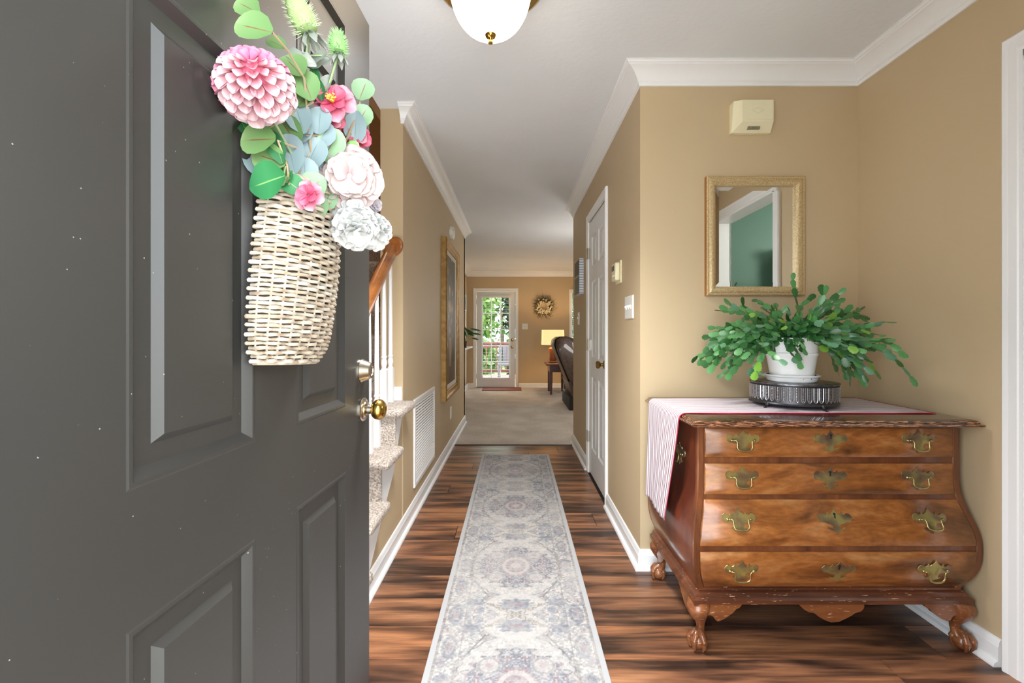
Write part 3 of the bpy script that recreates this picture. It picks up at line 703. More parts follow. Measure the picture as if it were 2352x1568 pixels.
# ------------------------------------------------------------------ striped runner cloth on the chest
def build_cloth():
    path = []                         # (x, z) along the runner
    zt = .8435
    for x in np.linspace(1.605, .655, 60): path.append((x, zt))
    for a in np.linspace(0, math.pi/2, 8)[1:]: path.append((.650-.025*math.sin(a), zt-.025*(1-math.cos(a))))
    for z in np.linspace(zt-.03, .392, 40): path.append((.6245, z))
    path = np.array(path); n = len(path); mw = 300
    V = np.zeros((n, mw, 3)); C = np.ones((n, mw, 4), 'f')
    red = np.array(c(128, 56, 80)[:3]); wh = np.array(c(222, 222, 228)[:3]); edge = np.array(c(205, 44, 74)[:3])
    s = np.concatenate([[0], np.cumsum(np.hypot(*np.diff(path, axis=0).T))])
    for i, (x, z) in enumerate(path):
        hang = max(0, (zt-.02-z)/.43)
        yf = 1.733+.105*hang**1.2; yb = 2.125+.0*hang
        ys = np.linspace(yf, yb, mw); w = np.linspace(0, 1, mw)
        wob = .0022*np.sin(w*38+1.5*np.sin(s[i]*3))*min(1, hang*3)+.006*np.sin(w*9+.6)*hang
        xx = x - hang*.012 + wob - .016*hang*np.exp(-((w-.12)/.2)**2)
        zz = z+.0004*np.sin(w*60+s[i]*22)*(1 if hang == 0 else 0)
        V[i,:,0] = xx; V[i,:,1] = ys; V[i,:,2] = zz
        st = ((w+.0035*np.sin(s[i]*13+w*7))*25) % 1
        k = np.clip((np.abs(st-.5)-.12)/.10, 0, 1)[:,None]
        col = red*(1-k)+wh*k; col[w < .012] = edge
        C[i,:,:3] = col
    if True: C[0:1,:,:3] = edge; C[-1:,:,:3] = wh*.8
    V = V.reshape(-1, 3); idx = np.arange(n*mw).reshape(n, mw)
    Fq = np.stack([idx[:-1,:-1], idx[:-1,1:], idx[1:,1:], idx[1:,:-1]], -1).reshape(-1, 4)
    cen = np.array([1.15, 1.92, .841])
    me = bpy.data.meshes.new('striped_runner'); me.from_pydata([tuple(p) for p in (V-cen)], [], [tuple(int(i) for i in f) for f in Fq]); me.update()
    a = me.color_attributes.new('Col', 'FLOAT_COLOR', 'POINT'); a.data.foreach_set('color', C.reshape(-1))
    me.polygons.foreach_set('use_smooth', [True]*len(me.polygons))
    me.materials.append(vcol('striped_cotton', .85))
    o = bpy.data.objects.new('striped_runner', me); COL.objects.link(o); o.location = cen
    md = o.modifiers.new('thickness', 'SOLIDIFY'); md.thickness = .0016; md.offset = 0
    tagit(o, 'red and white striped cloth runner draped over the left end of the chest', 'cloth')
build_cloth()

# ------------------------------------------------------------------ silver stand, pot and holiday cactus
def mk():
    t = NT('tarnished_silver', .36, .95); v = t.coord('Object'); t.base(t.ramp(t.noise(v, 40, 4), [(.35, c(92, 92, 94)), (.65, c(160, 160, 164))])); return t.m
M['silver'] = mk(); M['silver_dark'] = plain('dark_tarnished_silver', c(82, 82, 86), .42, .9)
M['silver_lite'] = plain('rubbed_silver_relief', c(190, 190, 194), .3, .95)
SCx, SCy, SA, SBx, SROT = 1.176, 1.925, .163, .146, R(-22)
SZ = .8445
STD = empty('plant_stand', (SCx, SCy, SZ), 'low oval tarnished silver stand with embossed sides under the potted cactus', 'stand')
def ell(t, k=1, dz=0):
    x, y = SA*k*math.cos(t), SBx*k*math.sin(t)
    return Vector((SCx+x*math.cos(SROT)-y*math.sin(SROT), SCy+x*math.sin(SROT)+y*math.cos(SROT), SZ+dz))
def ellrings(lst, n=64): return [[ell(2*math.pi*i/n, k, z) for i in range(n)] for k, z in lst]
obj('drum', MB().rings(ellrings([(.97,.014),(1.0,.014),(1.01,.018),(.99,.022),(.985,.026),(.985,.090),(1.0,.093),(1.0,.097)])), M['silver_dark'], STD, smooth=30)
obj('stand_top', MB().rings(ellrings([(1.0,.0955),(1.02,.0965),(1.02,.0995),(1.0,.101),(.2,.101)])), M['silver'], STD, smooth=30)
mbm = MB()
mbm.tube([(-.0075,-.002,.030),(-.0075,-.002,-.014),(-.0062,-.002,-.022),(-.003,-.002,-.027),(0,-.002,-.0285),(.003,-.002,-.027),(.0062,-.002,-.022),(.0075,-.002,-.014),(.0075,-.002,.030)], .0016, 5)
for q in range(9): mbm.ball((0,-.002,.027-q*.006), .0026, 5, 4, (1.25,.8,1))
ME_MOT = mesh('relief_motif', mbm, M['silver_lite'], 60); fixn(ME_MOT)
NM = 46
for i in range(NM):
    t = 2*math.pi*i/NM; p = ell(t, .987, .058); p2 = ell(t+.01, .987, .058); tx = (p2-p).normalized(); nout = Vector((tx.y, -tx.x, 0))
    Mx = Matrix(((tx.x,-nout.x,0,p.x),(tx.y,-nout.y,0,p.y),(0,0,1,p.z),(0,0,0,1)))
    inst('relief_motif', ME_MOT, STD, Mx)
for t in (R(228), R(300), R(20), R(150)):
    p = ell(t, .96, .0); d = (p-Vector((SCx, SCy, SZ))).normalized()
    obj('foot', MB().tube([p+Vector((0,0,.018))+d*.004, p+Vector((0,0,.010))+d*.010, p+Vector((0,0,.004))+d*.010, p+Vector((0,0,.0035))+d*.022], [.009,.006,.0042,.0048], 8).ball(p+d*.024+Vector((0,0,.0045)), .0045, 7, 5), M['silver_dark'], STD, smooth=60)

PC = Vector((1.169, 1.925, SZ+.101))
white_glaze = plain('white_glazed_ceramic', c(238, 240, 242), .15)
SAU = empty('saucer', PC, 'white ceramic saucer under the cactus pot', 'saucer')
obj('dish', MB().lathe([(.0,.002),(.086,.0),(.092,.004),(.098,.020),(.101,.022),(.104,.024),(.106,.029),(.102,.031),(.097,.027),(.090,.008),(.0,.007)], PC, n=40), white_glaze, SAU)
mb = MB()
for k in range(120):
    a = random.uniform(0, 6.28); r = random.uniform(.084, .098); mb.ball(PC+Vector((r*math.cos(a), r*math.sin(a), random.uniform(.017, .027))), random.uniform(.0015, .0035), 5, 4)
obj('spilled_soil', mb, plain('dry_soil', c(84, 64, 48), .95), SAU, kind='stuff')
PZ = PC+Vector((0,0,.008))
POT = empty('christmas_cactus', PZ, 'bushy green segmented holiday cactus in a white ceramic pot', 'plant')
obj('pot', MB().lathe([(.0,.0),(.076,.0),(.079,.003),(.094,.098),(.097,.102),(.099,.108),(.099,.112),(.095,.116),(.096,.122),(.101,.168),(.103,.172),(.102,.176),(.096,.176),(.092,.168),(.088,.12),(.0,.118)], PZ, n=48), white_glaze, POT, smooth=30)
obj('soil', MB().lathe([(.0,.140),(.089,.140),(.091,.150),(.0,.156)], PZ, n=24), plain('potting_soil', c(58, 44, 34), .95), POT)
def seg_mesh(nm, col, vein):
    # flat cactus segment along +y, unit length, toothed edge, raised midrib
    out = [(.10,.0),(.26,.10),(.40,.28),(.34,.34),(.50,.52),(.42,.60),(.48,.78),(.36,.82),(.26,.96),(.0,1.0)]
    rim = out+[(-a, b) for a, b in out[-2::-1]]
    n = len(rim); mb = MB()
    mid = [(0,.02,.0),(0,.35,.05),(0,.7,.05)]
    vs = [(a,b,.02*math.sin(b*5)-.16*a*a) for a, b in rim]+[(0,.05,.05),(0,.40,.06),(0,.75,.045)]+[(0,.05,-.05),(0,.40,-.05),(0,.75,-.045)]
    fs = []
    def near(b): return 0 if b < .22 else 1 if b < .58 else 2
    for side in (0, 3):
        for i in range(n-1):
            k0, k1 = near(rim[i][1]), near(rim[i+1][1])
            f = (i, i+1, n+side+k1) ; fs.append(f if side == 0 else f[::-1])
            if k0 != k1: f = (i, n+side+k1, n+side+k0); fs.append(f if side == 0 else f[::-1])
    mb.add(vs, fs)
    t = NT(nm+'_skin', .32); v = t.coord('Object', rnd=11); t.base(t.mix(t.noise(v, 1.1, 2), col, vein))
    me = mesh(nm, mb, t.m, 50); return me
SEG = [seg_mesh('cactus_segment_a', c(62, 116, 62), c(92, 148, 90)), seg_mesh('cactus_segment_b', c(34, 82, 38), c(56, 108, 54)), seg_mesh('cactus_segment_c', c(98, 142, 110), c(76, 122, 92)), seg_mesh('cactus_segment_d', c(128, 170, 60), c(96, 146, 56))]
segs = []
def ok(p): return p.y < YB-.02 and .762 < p.x < 1.60 and p.z > .93
def branch(p, d, n, g, L, depth=0):
    side = Vector((-d.y, d.x, 0)); nrm = Vector((random.uniform(-.45,.45), -1.0, random.uniform(.15,1.0)))
    for k in range(n):
        ln = L*random.uniform(.82, 1.15)
        nrm2 = nrm+Vector((random.uniform(-.7,.7), random.uniform(-.4,.4), random.uniform(-.7,.7)))
        q = p+d*ln*.93
        if not ok(q): return
        segs.append((p.copy(), d.copy(), nrm2, ln, k/n))
        if depth < 2 and k > 1 and random.random() < .20:
            d2 = (d+Vector((random.uniform(-.8,.8), random.uniform(-.8,.5), random.uniform(-.3,.5)))).normalized()
            branch(q.copy(), d2, random.randint(1, 3), g, L*.95, depth+1)
        p = q
        d = (d+Vector((random.uniform(-.30,.30), random.uniform(-.25,.25), -g+random.uniform(-.22,.22)))).normalized()
top = PZ+Vector((0,0,.158))
for i in range(124):
    a = i*2.39996; el = R(random.uniform(-2, 46))
    n = random.randint(5, 8)
    dx, dy = math.cos(a), math.sin(a)*.62
    h = math.hypot(dx, dy)
    n = int(n*(0.62+.6*abs(dx)))+1
    d = Vector((dx*math.cos(el), dy*math.cos(el), math.sin(el)*.9)).normalized()
    st = top+Vector((dx*.03, dy*.03, random.uniform(-.01,.02)))
    branch(st, d, n, random.uniform(.09, .21), .040)
for (dx, dz, n, g) in ((.35, 1.0, 6, -.02), (.60, .75, 7, .04), (.30, .9, 5, .03), (.72, .62, 7, .10), (1.0, .42, 8, .13), (.95, .3, 8, .08), (1,.15,8,.1), (-.9,.44,9,.12), (-1,.55,9,.14), (-1,.7,9,.17), (-1,.3,9,.06), (-.9,.6,9,.15), (-.95,.24,8,.1), (-.8,.15,8,.14), (.9,.5,7,.12)):
    branch(top+Vector((dx*.04, -.03, .01)), Vector((dx, random.uniform(-.3,.1), dz)).normalized(), n, g, .043)
for i in range(30):
    a = i*2.4; d = Vector((math.cos(a)*.6, math.sin(a)*.4-.15, random.uniform(.5, 1.1))).normalized()
    branch(top+Vector((math.cos(a)*.05, math.sin(a)*.04-.01, 0)), d, random.randint(3, 4), .16, .040)
for i in range(26):     # drooping ones in front of the pot
    a = R(random.uniform(195, 345)); d = Vector((math.cos(a), math.sin(a), random.uniform(-.05, .35))).normalized()
    branch(top+Vector((math.cos(a)*.075, math.sin(a)*.075, .012)), d, random.randint(2, 4), .30, .038)
segs.sort(key=lambda s: s[0].y)
rest = {0: MB(), 1: MB()}
for i, (p, d, nrm, ln, f) in enumerate(segs):
    r = random.random(); kind = 3 if (f > .6 and r < .13) else 2 if r > .74 else 1 if r < .36 else 0
    Mx = basis(p, d, nrm, ln*random.uniform(.56, .74), ln, ln*.55)
    if i < 296: inst('cactus_segment', SEG[kind], POT, Mx)
    else:
        me = SEG[kind]; q = rest[1 if kind == 1 else 0]
        q.add([Mx @ v.co for v in me.vertices], [tuple(pl.vertices) for pl in me.polygons])
for k in (0, 1):
    if rest[k].v: obj('cactus_segments_behind', rest[k], SEG[k].materials[0], POT, kind='stuff', smooth=50)
mb = MB()
for i in range(18):
    a = i*2.4; mb.tube([top+Vector((.015*math.cos(a), .015*math.sin(a), -.03)), top+Vector((.035*math.cos(a), .03*math.sin(a), .02)), top+Vector((.075*math.cos(a), .05*math.sin(a), .05))], [.004,.0035,.002], 5)
obj('woody_stems', mb, plain('woody_green_stem', c(92, 96, 60), .6), POT)

# ------------------------------------------------------------------ mirror, chime, wall devices
MIR = empty('wall_mirror', (1.162, YB, 1.327), 'rectangular wall mirror in an ornate gold frame above the chest', 'mirror')
def gold(name, a, b, sc=90, rough=.38, metal=.75):
    t = NT(name, rough, metal); n = t.noise(t.coord('Object'), sc, 4); t.base(t.ramp(n, [(.4, a), (.6, b)])); t.bump(n, .4, .0015); return t.m
M['gold'] = gold('embossed_gold_leaf', c(184, 156, 110), c(208, 186, 144), 170, .45, .3); M['gold_edge'] = plain('bronze_gold_edge', c(170, 120, 66), .4, .6)
mx0, mx1, mz0, mz1, fw = .925, 1.401, 1.329, 1.906, .044
def frame(mb, x0, x1, z0, z1, prof, fn):
    rs = []
    for (sx, sz, x, z) in ((1,1,x0,z0), (-1,1,x1,z0), (-1,-1,x1,z1), (1,-1,x0,z1), (1,1,x0,z0)):
        rs.append([fn(x+sx*o, z+sz*o, p) for o, p in prof])
    return mb.rings(rs, cap=False)
mf = lambda x, z, p: (x, YB-.001-p, z)
obj('frame', frame(MB(), mx0, mx1, mz0, mz1, [(.0,.024),(.006,.030),(.011,.028),(.016,.032),(.026,.034),(.034,.030),(.038,.026),(.044,.022),(.044,.008)], mf), M['gold'], MIR, smooth=40)
obj('frame_edge', frame(MB(), mx0, mx1, mz0, mz1, [(.0,.0),(.0,.010),(.002,.012),(.0,.014),(.0,.024),(.003,.0265)], mf), M['gold_edge'], MIR, smooth=20)
mbm = MB(); bd = MB()
silver = plain('mirror_silver', (.93,.95,.95,1), .0, 1)
a0, a1, b0, b1 = mx0+.040, mx1-.040, mz0+.040, mz1-.040; bv = .026
r0 = [(a0,YB-.0105,b0),(a1,YB-.0105,b0),(a1,YB-.0105,b1),(a0,YB-.0105,b1)]; r1 = [(a0+bv,YB-.0114,b0+bv),(a1-bv,YB-.0114,b0+bv),(a1-bv,YB-.0114,b1-bv),(a0+bv,YB-.0114,b1-bv)]
obj('mirror_glass', MB().add(r0+r1, [(0,1,5,4),(1,2,6,5),(2,3,7,6),(3,0,4,7),(4,5,6,7)]), silver, MIR, smooth=0)

# pipe cover / door chime
CHM = empty('door_chime', (1.14, YB, 2.114), 'ivory plastic door chime box high on the wall above the mirror', 'door chime')
mb = MB(); cx0, cx1, cz0, cz1 = 1.046, 1.236, 2.116, 2.258
mb.add([(cx0,YB,cz0),(cx1,YB,cz0),(cx1,YB,cz1),(cx0,YB,cz1),(cx0,YB-.02,cz0),(cx1,YB-.02,cz0),(cx1,YB-.045,cz1),(cx0,YB-.045,cz1),
        (cx0+.035,YB-.06,cz0+.038),(cx1-.006,YB-.06,cz0+.038),(cx1-.006,YB-.06,cz1),(cx0+.035,YB-.06,cz1)],
       [(0,1,2,3),(4,5,9,8),(5,6,10,9),(4,8,11,7),(8,9,10,11),(0,4,7,3),(1,2,6,5),(0,1,5,4),(2,3,7,11,10,6)])
obj('cover', mb, M['ivory'], CHM, smooth=0, bevel=.002)
obj('diamond_emblem', MB().tube([(1.155-.03,YB-.0602,2.208),(1.155,YB-.0602,2.222),(1.155+.03,YB-.0602,2.208),(1.155,YB-.0602,2.194),(1.155-.03,YB-.0602,2.208)], .0012, 4).tube([(1.10,YB-.0602,2.165),(1.222,YB-.0602,2.165),(1.222,YB-.0602,2.25)], .0008, 4), M['ivory'], CHM)
mb = MB()
for k in range(12): mb.box(1.115+k*.005, 1.1175+k*.005, YB-.046, YB-.030, 2.126, 2.138)
obj('speaker_grille', mb, plain('olive_grey_grille', c(150, 146, 124), .6), CHM, smooth=0)

def plate(name, label, fn, w, h, n, kind='toggle', cat='light switch', loc=(0,0,0)):
    root = empty(name, loc, label, cat)
    mb = MB(); nested(mb, lambda a, z, d: fn(a, z, d), -w/2, w/2, -h/2, h/2, [(0,0),(0,.004),(.005,.007),(.006,.007)])
    obj('cover_plate', mb, M['white_plastic'], root, smooth=20)
    for i in range(n):
        a = (i-(n-1)/2)*.046
        if kind == 'toggle':
            q = MB(); q.add([fn(a-.006,-.012,.007), fn(a+.006,-.012,.007), fn(a+.006,.012,.007), fn(a-.006,.012,.007), fn(a-.004,.003,.017), fn(a+.004,.003,.017), fn(a+.004,.010,.016), fn(a-.004,.010,.016)],
                  [(0,1,5,4),(1,2,6,5),(2,3,7,6),(3,0,4,7),(4,5,6,7)])
            obj('toggle', q, M['white_plastic'], root, smooth=0)
        else:
            for zz in (-.02, .02):
                q = MB(); q.lathe([(.016,0),(.016,.002)], fn(a, zz, .007), Vector(fn(a,zz,1))-Vector(fn(a,zz,0)), 14)
                obj('socket', q, M['white_plastic'], root)
    return root
plate('light_switch', 'white three gang light switch on the hall wall nearest the foyer corner', lambda a, z, d: Vector((XW-d, 2.425+a, 1.285+z)), .165, .122, 3, loc=(XW, 2.425, 1.285))
plate('light_switch', 'white light switch below the photo canvas past the closet door', lambda a, z, d: Vector((XW-d, 4.36+a, 1.287+z)), .078, .118, 1, loc=(XW, 4.36, 1.287))
plate('light_switch', 'white double light switch on the far wall between door and wreath', lambda a, z, d: Vector((.208+a, YF-d, 1.282+z)), .118, .118, 2, loc=(.208, YF, 1.282))
plate('wall_outlet', 'white electrical outlet low on the left hall wall under the painting', lambda a, z, d: Vector((XL+d, 4.56+a, .35+z)), .072, .118, 1, 'socket', 'outlet', loc=(XL, 4.56, .35))
TH = empty('thermostat', (XW, 2.66, 1.5), 'ivory thermostat on the hall wall between closet door and switches', 'thermostat')
obj('back_plate', MB().box(XW-.008, XW, 2.60, 2.735, 1.437, 1.567), M['ivory'], TH, bevel=.003)
obj('body', MB().box(XW-.036, XW-.008, 2.615, 2.715, 1.452, 1.556), M['ivory'], TH, bevel=.008)
obj('display', MB().box(XW-.0375, XW-.035, 2.64, 2.70, 1.51, 1.54), M['lcd'], TH, smooth=0)
for k in range(3): obj('button', MB().box(XW-.038, XW-.035, 2.64+k*.02, 2.652+k*.02, 1.478, 1.486), M['white_plastic'], TH, smooth=0)
SM = empty('smoke_alarm', (XL, 4.54, 2.143), 'round white smoke alarm high on the left wall above the painting', 'smoke alarm')
obj('housing', MB().lathe([(.070,0),(.070,.012),(.064,.030),(.045,.042),(.0,.044)], (XL, 4.54, 2.143), (1,0,0), 28), M['white_plastic'], SM)
obj('indicator', MB().lathe([(.009,0),(.006,.004),(0,.005)], (XL+.037, 4.50, 2.165), (1,0,0), 10), plain('green_lens', c(120, 200, 60), .3), SM)

# return air grille
VG = empty('return_air_grille', (XL, 3.24, .165), 'large white louvred return air grille low on the left wall', 'vent')
vf = lambda y, z, p: (XL+p, y, z)
obj('frame', frame(MB(), 2.885, 3.60, .165, .725, [(0,0),(0,.008),(.004,.012),(.026,.012),(.030,.008),(.030,.0)], vf), M['trim'], VG, smooth=20)
obj('backing', MB().box(XL, XL+.001, 2.91, 3.58, .19, .70), plain('painted_duct_shade', c(136, 134, 128), .9), VG, smooth=0)  # grey sheet stands in for the shade between the slats
for k in range(26):
    z = .203+k*.0193
    mb = MB(); mb.add([(XL+.003,2.913,z+.004),(XL+.003,3.572,z+.004),(XL+.010,3.572,z-.004),(XL+.010,2.913,z-.004),(XL+.0045,2.913,z+.006),(XL+.0045,3.572,z+.006),(XL+.0115,3.572,z-.002),(XL+.0115,2.913,z-.002)],
                      [(0,1,2,3),(4,5,6,7),(0,1,5,4),(2,3,7,6),(0,3,7,4),(1,2,6,5)])
    obj('slat', mb, M['trim'], VG, smooth=0)
for k in range(1, 6): obj('mullion', MB().box(XL+.001, XL+.003, 2.913+k*.11-.003, 2.913+k*.11+.003, .19, .70), M['trim'], VG, smooth=0)

# ------------------------------------------------------------------ painting and photo canvas
def picture_mesh(name, W_, H_, n, fnpix, place, mat):
    "vertex-coloured print; place(a, b) -> world point, a, b in 0..1"
    nx, nz = n; mb = MB(); us = np.linspace(0, 1, nx); vs = np.linspace(0, 1, nz)
    mb.grid(lambda u, v: place(u, v), us, vs)
    cols = np.array([fnpix(u, v) for v in vs for u in us], 'f')
    return mb, np.concatenate([cols, np.ones((len(cols), 1), 'f')], 1)
def add_print(name, mb, cols, mat, parent):
    o = obj(name, mb, mat, parent, smooth=0); a = o.data.color_attributes.new('Col', 'FLOAT_COLOR', 'POINT'); a.data.foreach_set('color', cols.ravel()); return o
PT = empty('framed_painting', (XL, 4.43, .53), 'tall gold framed dark floral still life on the left hall wall', 'painting')
py0, py1, pz0, pz1 = 3.975, 4.89, .545, 1.995
pf = lambda y, z, p: (XL+p, y, z)
obj('frame', frame(MB(), py0, py1, pz0, pz1, [(0,0),(0,.040),(.012,.050),(.022,.048),(.030,.040),(.052,.034),(.070,.030),(.076,.024),(.080,.014)], pf), gold('antique_gold_frame', c(150, 114, 60), c(172, 138, 80), 20, .38, .5), PT, smooth=35)
obj('liner', frame(MB(), py0+.078, py1-.078, pz0+.078, pz1-.078, [(0,.016),(.006,.022),(.040,.018),(.044,.010)], pf), plain('cream_linen_liner', c(214, 206, 190), .7), PT, smooth=25)
blobs = [(random.gauss(.5,.17), random.gauss(.52,.2), random.uniform(.03,.085), random.choice([c(176,120,96), c(190,160,96), c(150,84,76), c(206,190,150), c(120,110,70), c(96,110,80), c(160,96,104)])) for _ in range(46)]
def still(u, v):
    col = np.array(c(50, 52, 44)[:3])*(1+.5*math.sin(u*4+v*3))+np.array(c(70,76,62)[:3])*.4*v
    if v < .16: col = np.array(c(92, 78, 52)[:3])*(.7+.3*math.sin(u*9))
    if .40 < u < .60 and .13 < v < .36: col = np.array(c(150, 122, 70)[:3])*(1.1-abs(u-.47)*4)
    for bx, by, r, cc in blobs:
        d = math.hypot((u-bx)*.62, v-by)/r*1.6
        if d < 1: col = col*(d**2)+np.array(cc[:3])*(1-d**2)*(.75+.25*math.sin(d*14+math.atan2(v-by, u-bx)*5))
    return np.clip(col, 0, 1)
mb, cl = picture_mesh('canvas', 0, 0, (70, 110), still, lambda a, b: (XL+.014, py0+.118+a*(py1-py0-.236), pz0+.118+b*(pz1-pz0-.236)), None)
add_print('canvas', mb, cl, vcol('oil_paint', .4, 120), PT)
CV = empty('photo_canvas', (XW, 4.21, 1.5), 'small square photo canvas with striped sides above a switch on the right hall wall', 'picture')
cy0, cy1, cz0, cz1 = 4.06, 4.37, 1.50, 1.815
t = NT('striped_canvas_edge', .7); wv = t.n('ShaderNodeTexWave', {'Vector': t.coord('Object'), 'Scale': 14.0}, bands_direction='Z').outputs[0]; t.base(t.ramp(wv, [(.45, c(232, 232, 236)), (.6, c(150, 170, 190))]))
obj('stretcher', MB().box(XW-.038, XW, cy0, cy1, cz0, cz1), t.m, CV, smooth=0)
def land(u, v):
    n = .5+.5*math.sin(u*17+math.sin(v*23)*2)*math.sin(v*29+u*5)
    if v > .55: return np.array(c(96, 92, 84)[:3])*(1-n*.35)+np.array(c(40, 48, 50)[:3])*n*.35
    if v > .50: return np.array(c(186, 180, 160)[:3])
    return np.array(c(118, 124, 116)[:3])*(1-n*.5)+np.array(c(84, 86, 70)[:3])*n*.5
mb, cl = picture_mesh('print', 0, 0, (40, 40), land, lambda a, b: (XW-.0385, cy0+.004+a*(cy1-cy0-.008), cz0+.004+b*(cz1-cz0-.008)), None)
add_print('print', mb, cl, vcol('photo_print', .5), CV)

# ------------------------------------------------------------------ flush ceiling light
LT = empty('ceiling_light', (-.086, 1.6, CE), 'frosted glass dome ceiling light with a brass rim', 'ceiling light')
Lc = Vector((-.086, 1.6, CE))
obj('brass_pan', MB().lathe([(.20,0),(.198,-.010),(.190,-.020),(.196,-.040),(.198,-.056),(.192,-.068),(.178,-.078),(.156,-.084),(.146,-.080),(.144,-.02),(0,-.02)], Lc, n=56), M['brass'], LT, smooth=30)
gm = NT('lit_frosted_glass', .4, 0, c(255, 250, 242)); gm.b.inputs['Emission Color'].default_value = (1, .84, .64, 1); gm.b.inputs['Emission Strength'].default_value = 2.4
obj('glass_dome', MB().lathe([(.146,-.060)]+[(.146*math.cos(a)**.8, -.062-.183*math.sin(a)) for a in np.linspace(0.02, 1.5, 18)]+[(0,-.245)], Lc, n=48), gm.m, LT, smooth=60)
lb_ = lamp('ceiling_light_bulbs', 'SPOT', (-.086, 1.6, 2.150), 78, (1, .985, .965), .17); lb_.data.spot_size = R(128); lb_.data.spot_blend = 1
obj('finial', MB().lathe([(.018,-.238),(.020,-.244),(.016,-.252),(.008,-.256),(.006,-.261),(.009,-.266),(.008,-.273),(0,-.276)], Lc, n=18), M['brass'], LT, smooth=40)

# ------------------------------------------------------------------ wicker basket on the door
BK_A = da(.855); BK_Z0 = 1.092; BK_H = .322
tilt = R(4.5)
WICK = []
for nm, a, b in (('pale', c(186, 178, 166), c(162, 149, 132)), ('tan', c(154, 136, 114), c(180, 169, 154)), ('grey', c(148, 130, 110), c(182, 170, 154))):
    t = NT('wicker_'+nm, .6); n = t.noise(t.coord('Object', (1,1,1), rnd=5), 60, 3); t.base(t.ramp(n, [(.35, a), (.65, b)])); WICK.append(t.m)
BSK = empty('wicker_basket', dfn(BK_A, BK_Z0, .05), 'whitewashed flat-backed wicker basket hung on the front door holding flowers', 'basket')
def bk_pt(th, h, off=0):
    "th 0..pi around the front from the near edge, h 0..1 up the basket"
    k = math.sin(min(1, h/.16)*math.pi/2)**.5 if h < .16 else 1
    wa = (.100+.010*math.sin(h*math.pi)-.004*h)*(.74+.26*k)
    wd = (.060+.010*math.sin(h*math.pi)+.012*h)*(.66+.34*k)
    a = -math.cos(th)*(wa+off); d = max(math.sin(th), 0)**.8*(wd+off)
    z = BK_Z0+h*BK_H
    a2 = a+ (z-BK_Z0-.16)*math.sin(tilt); 
    z2 = z-a*math.sin(tilt)*.6
    return dfn(BK_A+a2, z2, d+.010+.010*h)
def bk_back(s, h):
    p0, p1 = bk_pt(math.pi, h), bk_pt(0, h); return p0.lerp(p1, s)
NS = 13; ROWS = 43
stakes = [math.pi*(i+.5)/NS for i in range(NS)]
for i, th in enumerate(stakes):
    mb = MB(); mb.tube([bk_pt(th, h, 0) for h in np.linspace(.015, 1.0, 14)], .0019, 5); obj('stake', mb, WICK[0], BSK, smooth=60)
for r in range(ROWS):
    h = .02+.965*r/(ROWS-1); pts = []; ph = r % 2
    N = NS*4
    for k in range(N+1):
        th = math.pi*k/N; wv_ = math.cos(NS*th+math.pi*ph)*.0042
        pts.append(bk_pt(th, h+.0012*math.sin(k*.9+r)+.0016*math.sin(k*.25+r*1.7), wv_))
    back = [bk_back(s, h) for s in (.2, .4, .6, .8)]
    mb = MB(); ww = random.uniform(.0031, .0038); mb.tube(pts+back+[pts[0]], [ww*random.uniform(.9,1.12) for _ in range(len(pts)+5)], 6)
    obj('wicker_strand', mb, WICK[random.choice((0,0,1,1,2))], BSK, smooth=60)
for r in (0, 1, 2):      # braided rim and foot
    hh = (1.0, 1.012, .012)[r]; mb = MB()
    pts = [bk_pt(math.pi*k/40, hh, .002*math.sin(k*1.6+r*2)) for k in range(41)]+[bk_back(s, hh) for s in (.25,.5,.75)]
    mb.tube(pts+[pts[0]], .0042, 6); obj('rim', mb, WICK[r % 3], BSK, smooth=60)
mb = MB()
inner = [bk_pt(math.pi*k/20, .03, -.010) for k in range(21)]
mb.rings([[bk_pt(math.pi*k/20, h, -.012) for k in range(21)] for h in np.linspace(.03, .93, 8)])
obj('shade_lining', mb, plain('painted_wicker_shade', c(92, 78, 64), .9), BSK)  # dark inner sheet stands in for the shade behind the weave

# ------------------------------------------------------------------ bouquet
VS = [0, .22, .45, .68, .86, .96, 1.0]
def leaf_mesh(nm, prof, cols, cup=.12, bend=.12, vein=None, us=(-1,-.5,-.04,.04,.5,1), rough=.5, ruffle=0, tone=.60):
    mb = MB()
    for v, w in zip(VS, prof):
        for u in us:
            mb.v.append((u*w*.5, v, cup*(u*u-.3)*w-bend*v*v+ruffle*math.sin(u*5+v*7)*v))
    nu = len(us)
    for j in range(len(VS)-1):
        for i in range(nu-1): mb.f.append((j*nu+i, j*nu+i+1, (j+1)*nu+i+1, (j+1)*nu+i))
    me = mesh(nm, mb, None, 80)
    a = me.color_attributes.new('Col', 'FLOAT_COLOR', 'CORNER')
    for p in me.polygons:
        for li in p.loop_indices:
            vi = me.loops[li].vertex_index; v = VS[vi//nu]; i = vi % nu
            f = v
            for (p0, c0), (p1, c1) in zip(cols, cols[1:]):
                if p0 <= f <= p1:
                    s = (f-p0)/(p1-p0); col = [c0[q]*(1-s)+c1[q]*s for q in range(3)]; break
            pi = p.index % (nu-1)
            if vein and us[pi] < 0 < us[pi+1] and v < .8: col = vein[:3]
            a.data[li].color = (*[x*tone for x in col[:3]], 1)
    me.materials.append(vcol(nm+'_surface', rough))
    return me
E_ = [.22,.80,1.0,.98,.70,.36,.05]
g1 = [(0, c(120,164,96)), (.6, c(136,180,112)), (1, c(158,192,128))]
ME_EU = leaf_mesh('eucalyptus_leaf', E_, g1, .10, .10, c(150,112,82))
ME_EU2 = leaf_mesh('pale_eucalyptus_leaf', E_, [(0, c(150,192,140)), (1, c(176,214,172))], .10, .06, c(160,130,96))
ME_BL = leaf_mesh('blue_leaf', E_, [(0, c(150,176,180)), (1, c(178,202,208))], .10, .10, c(140,166,168))
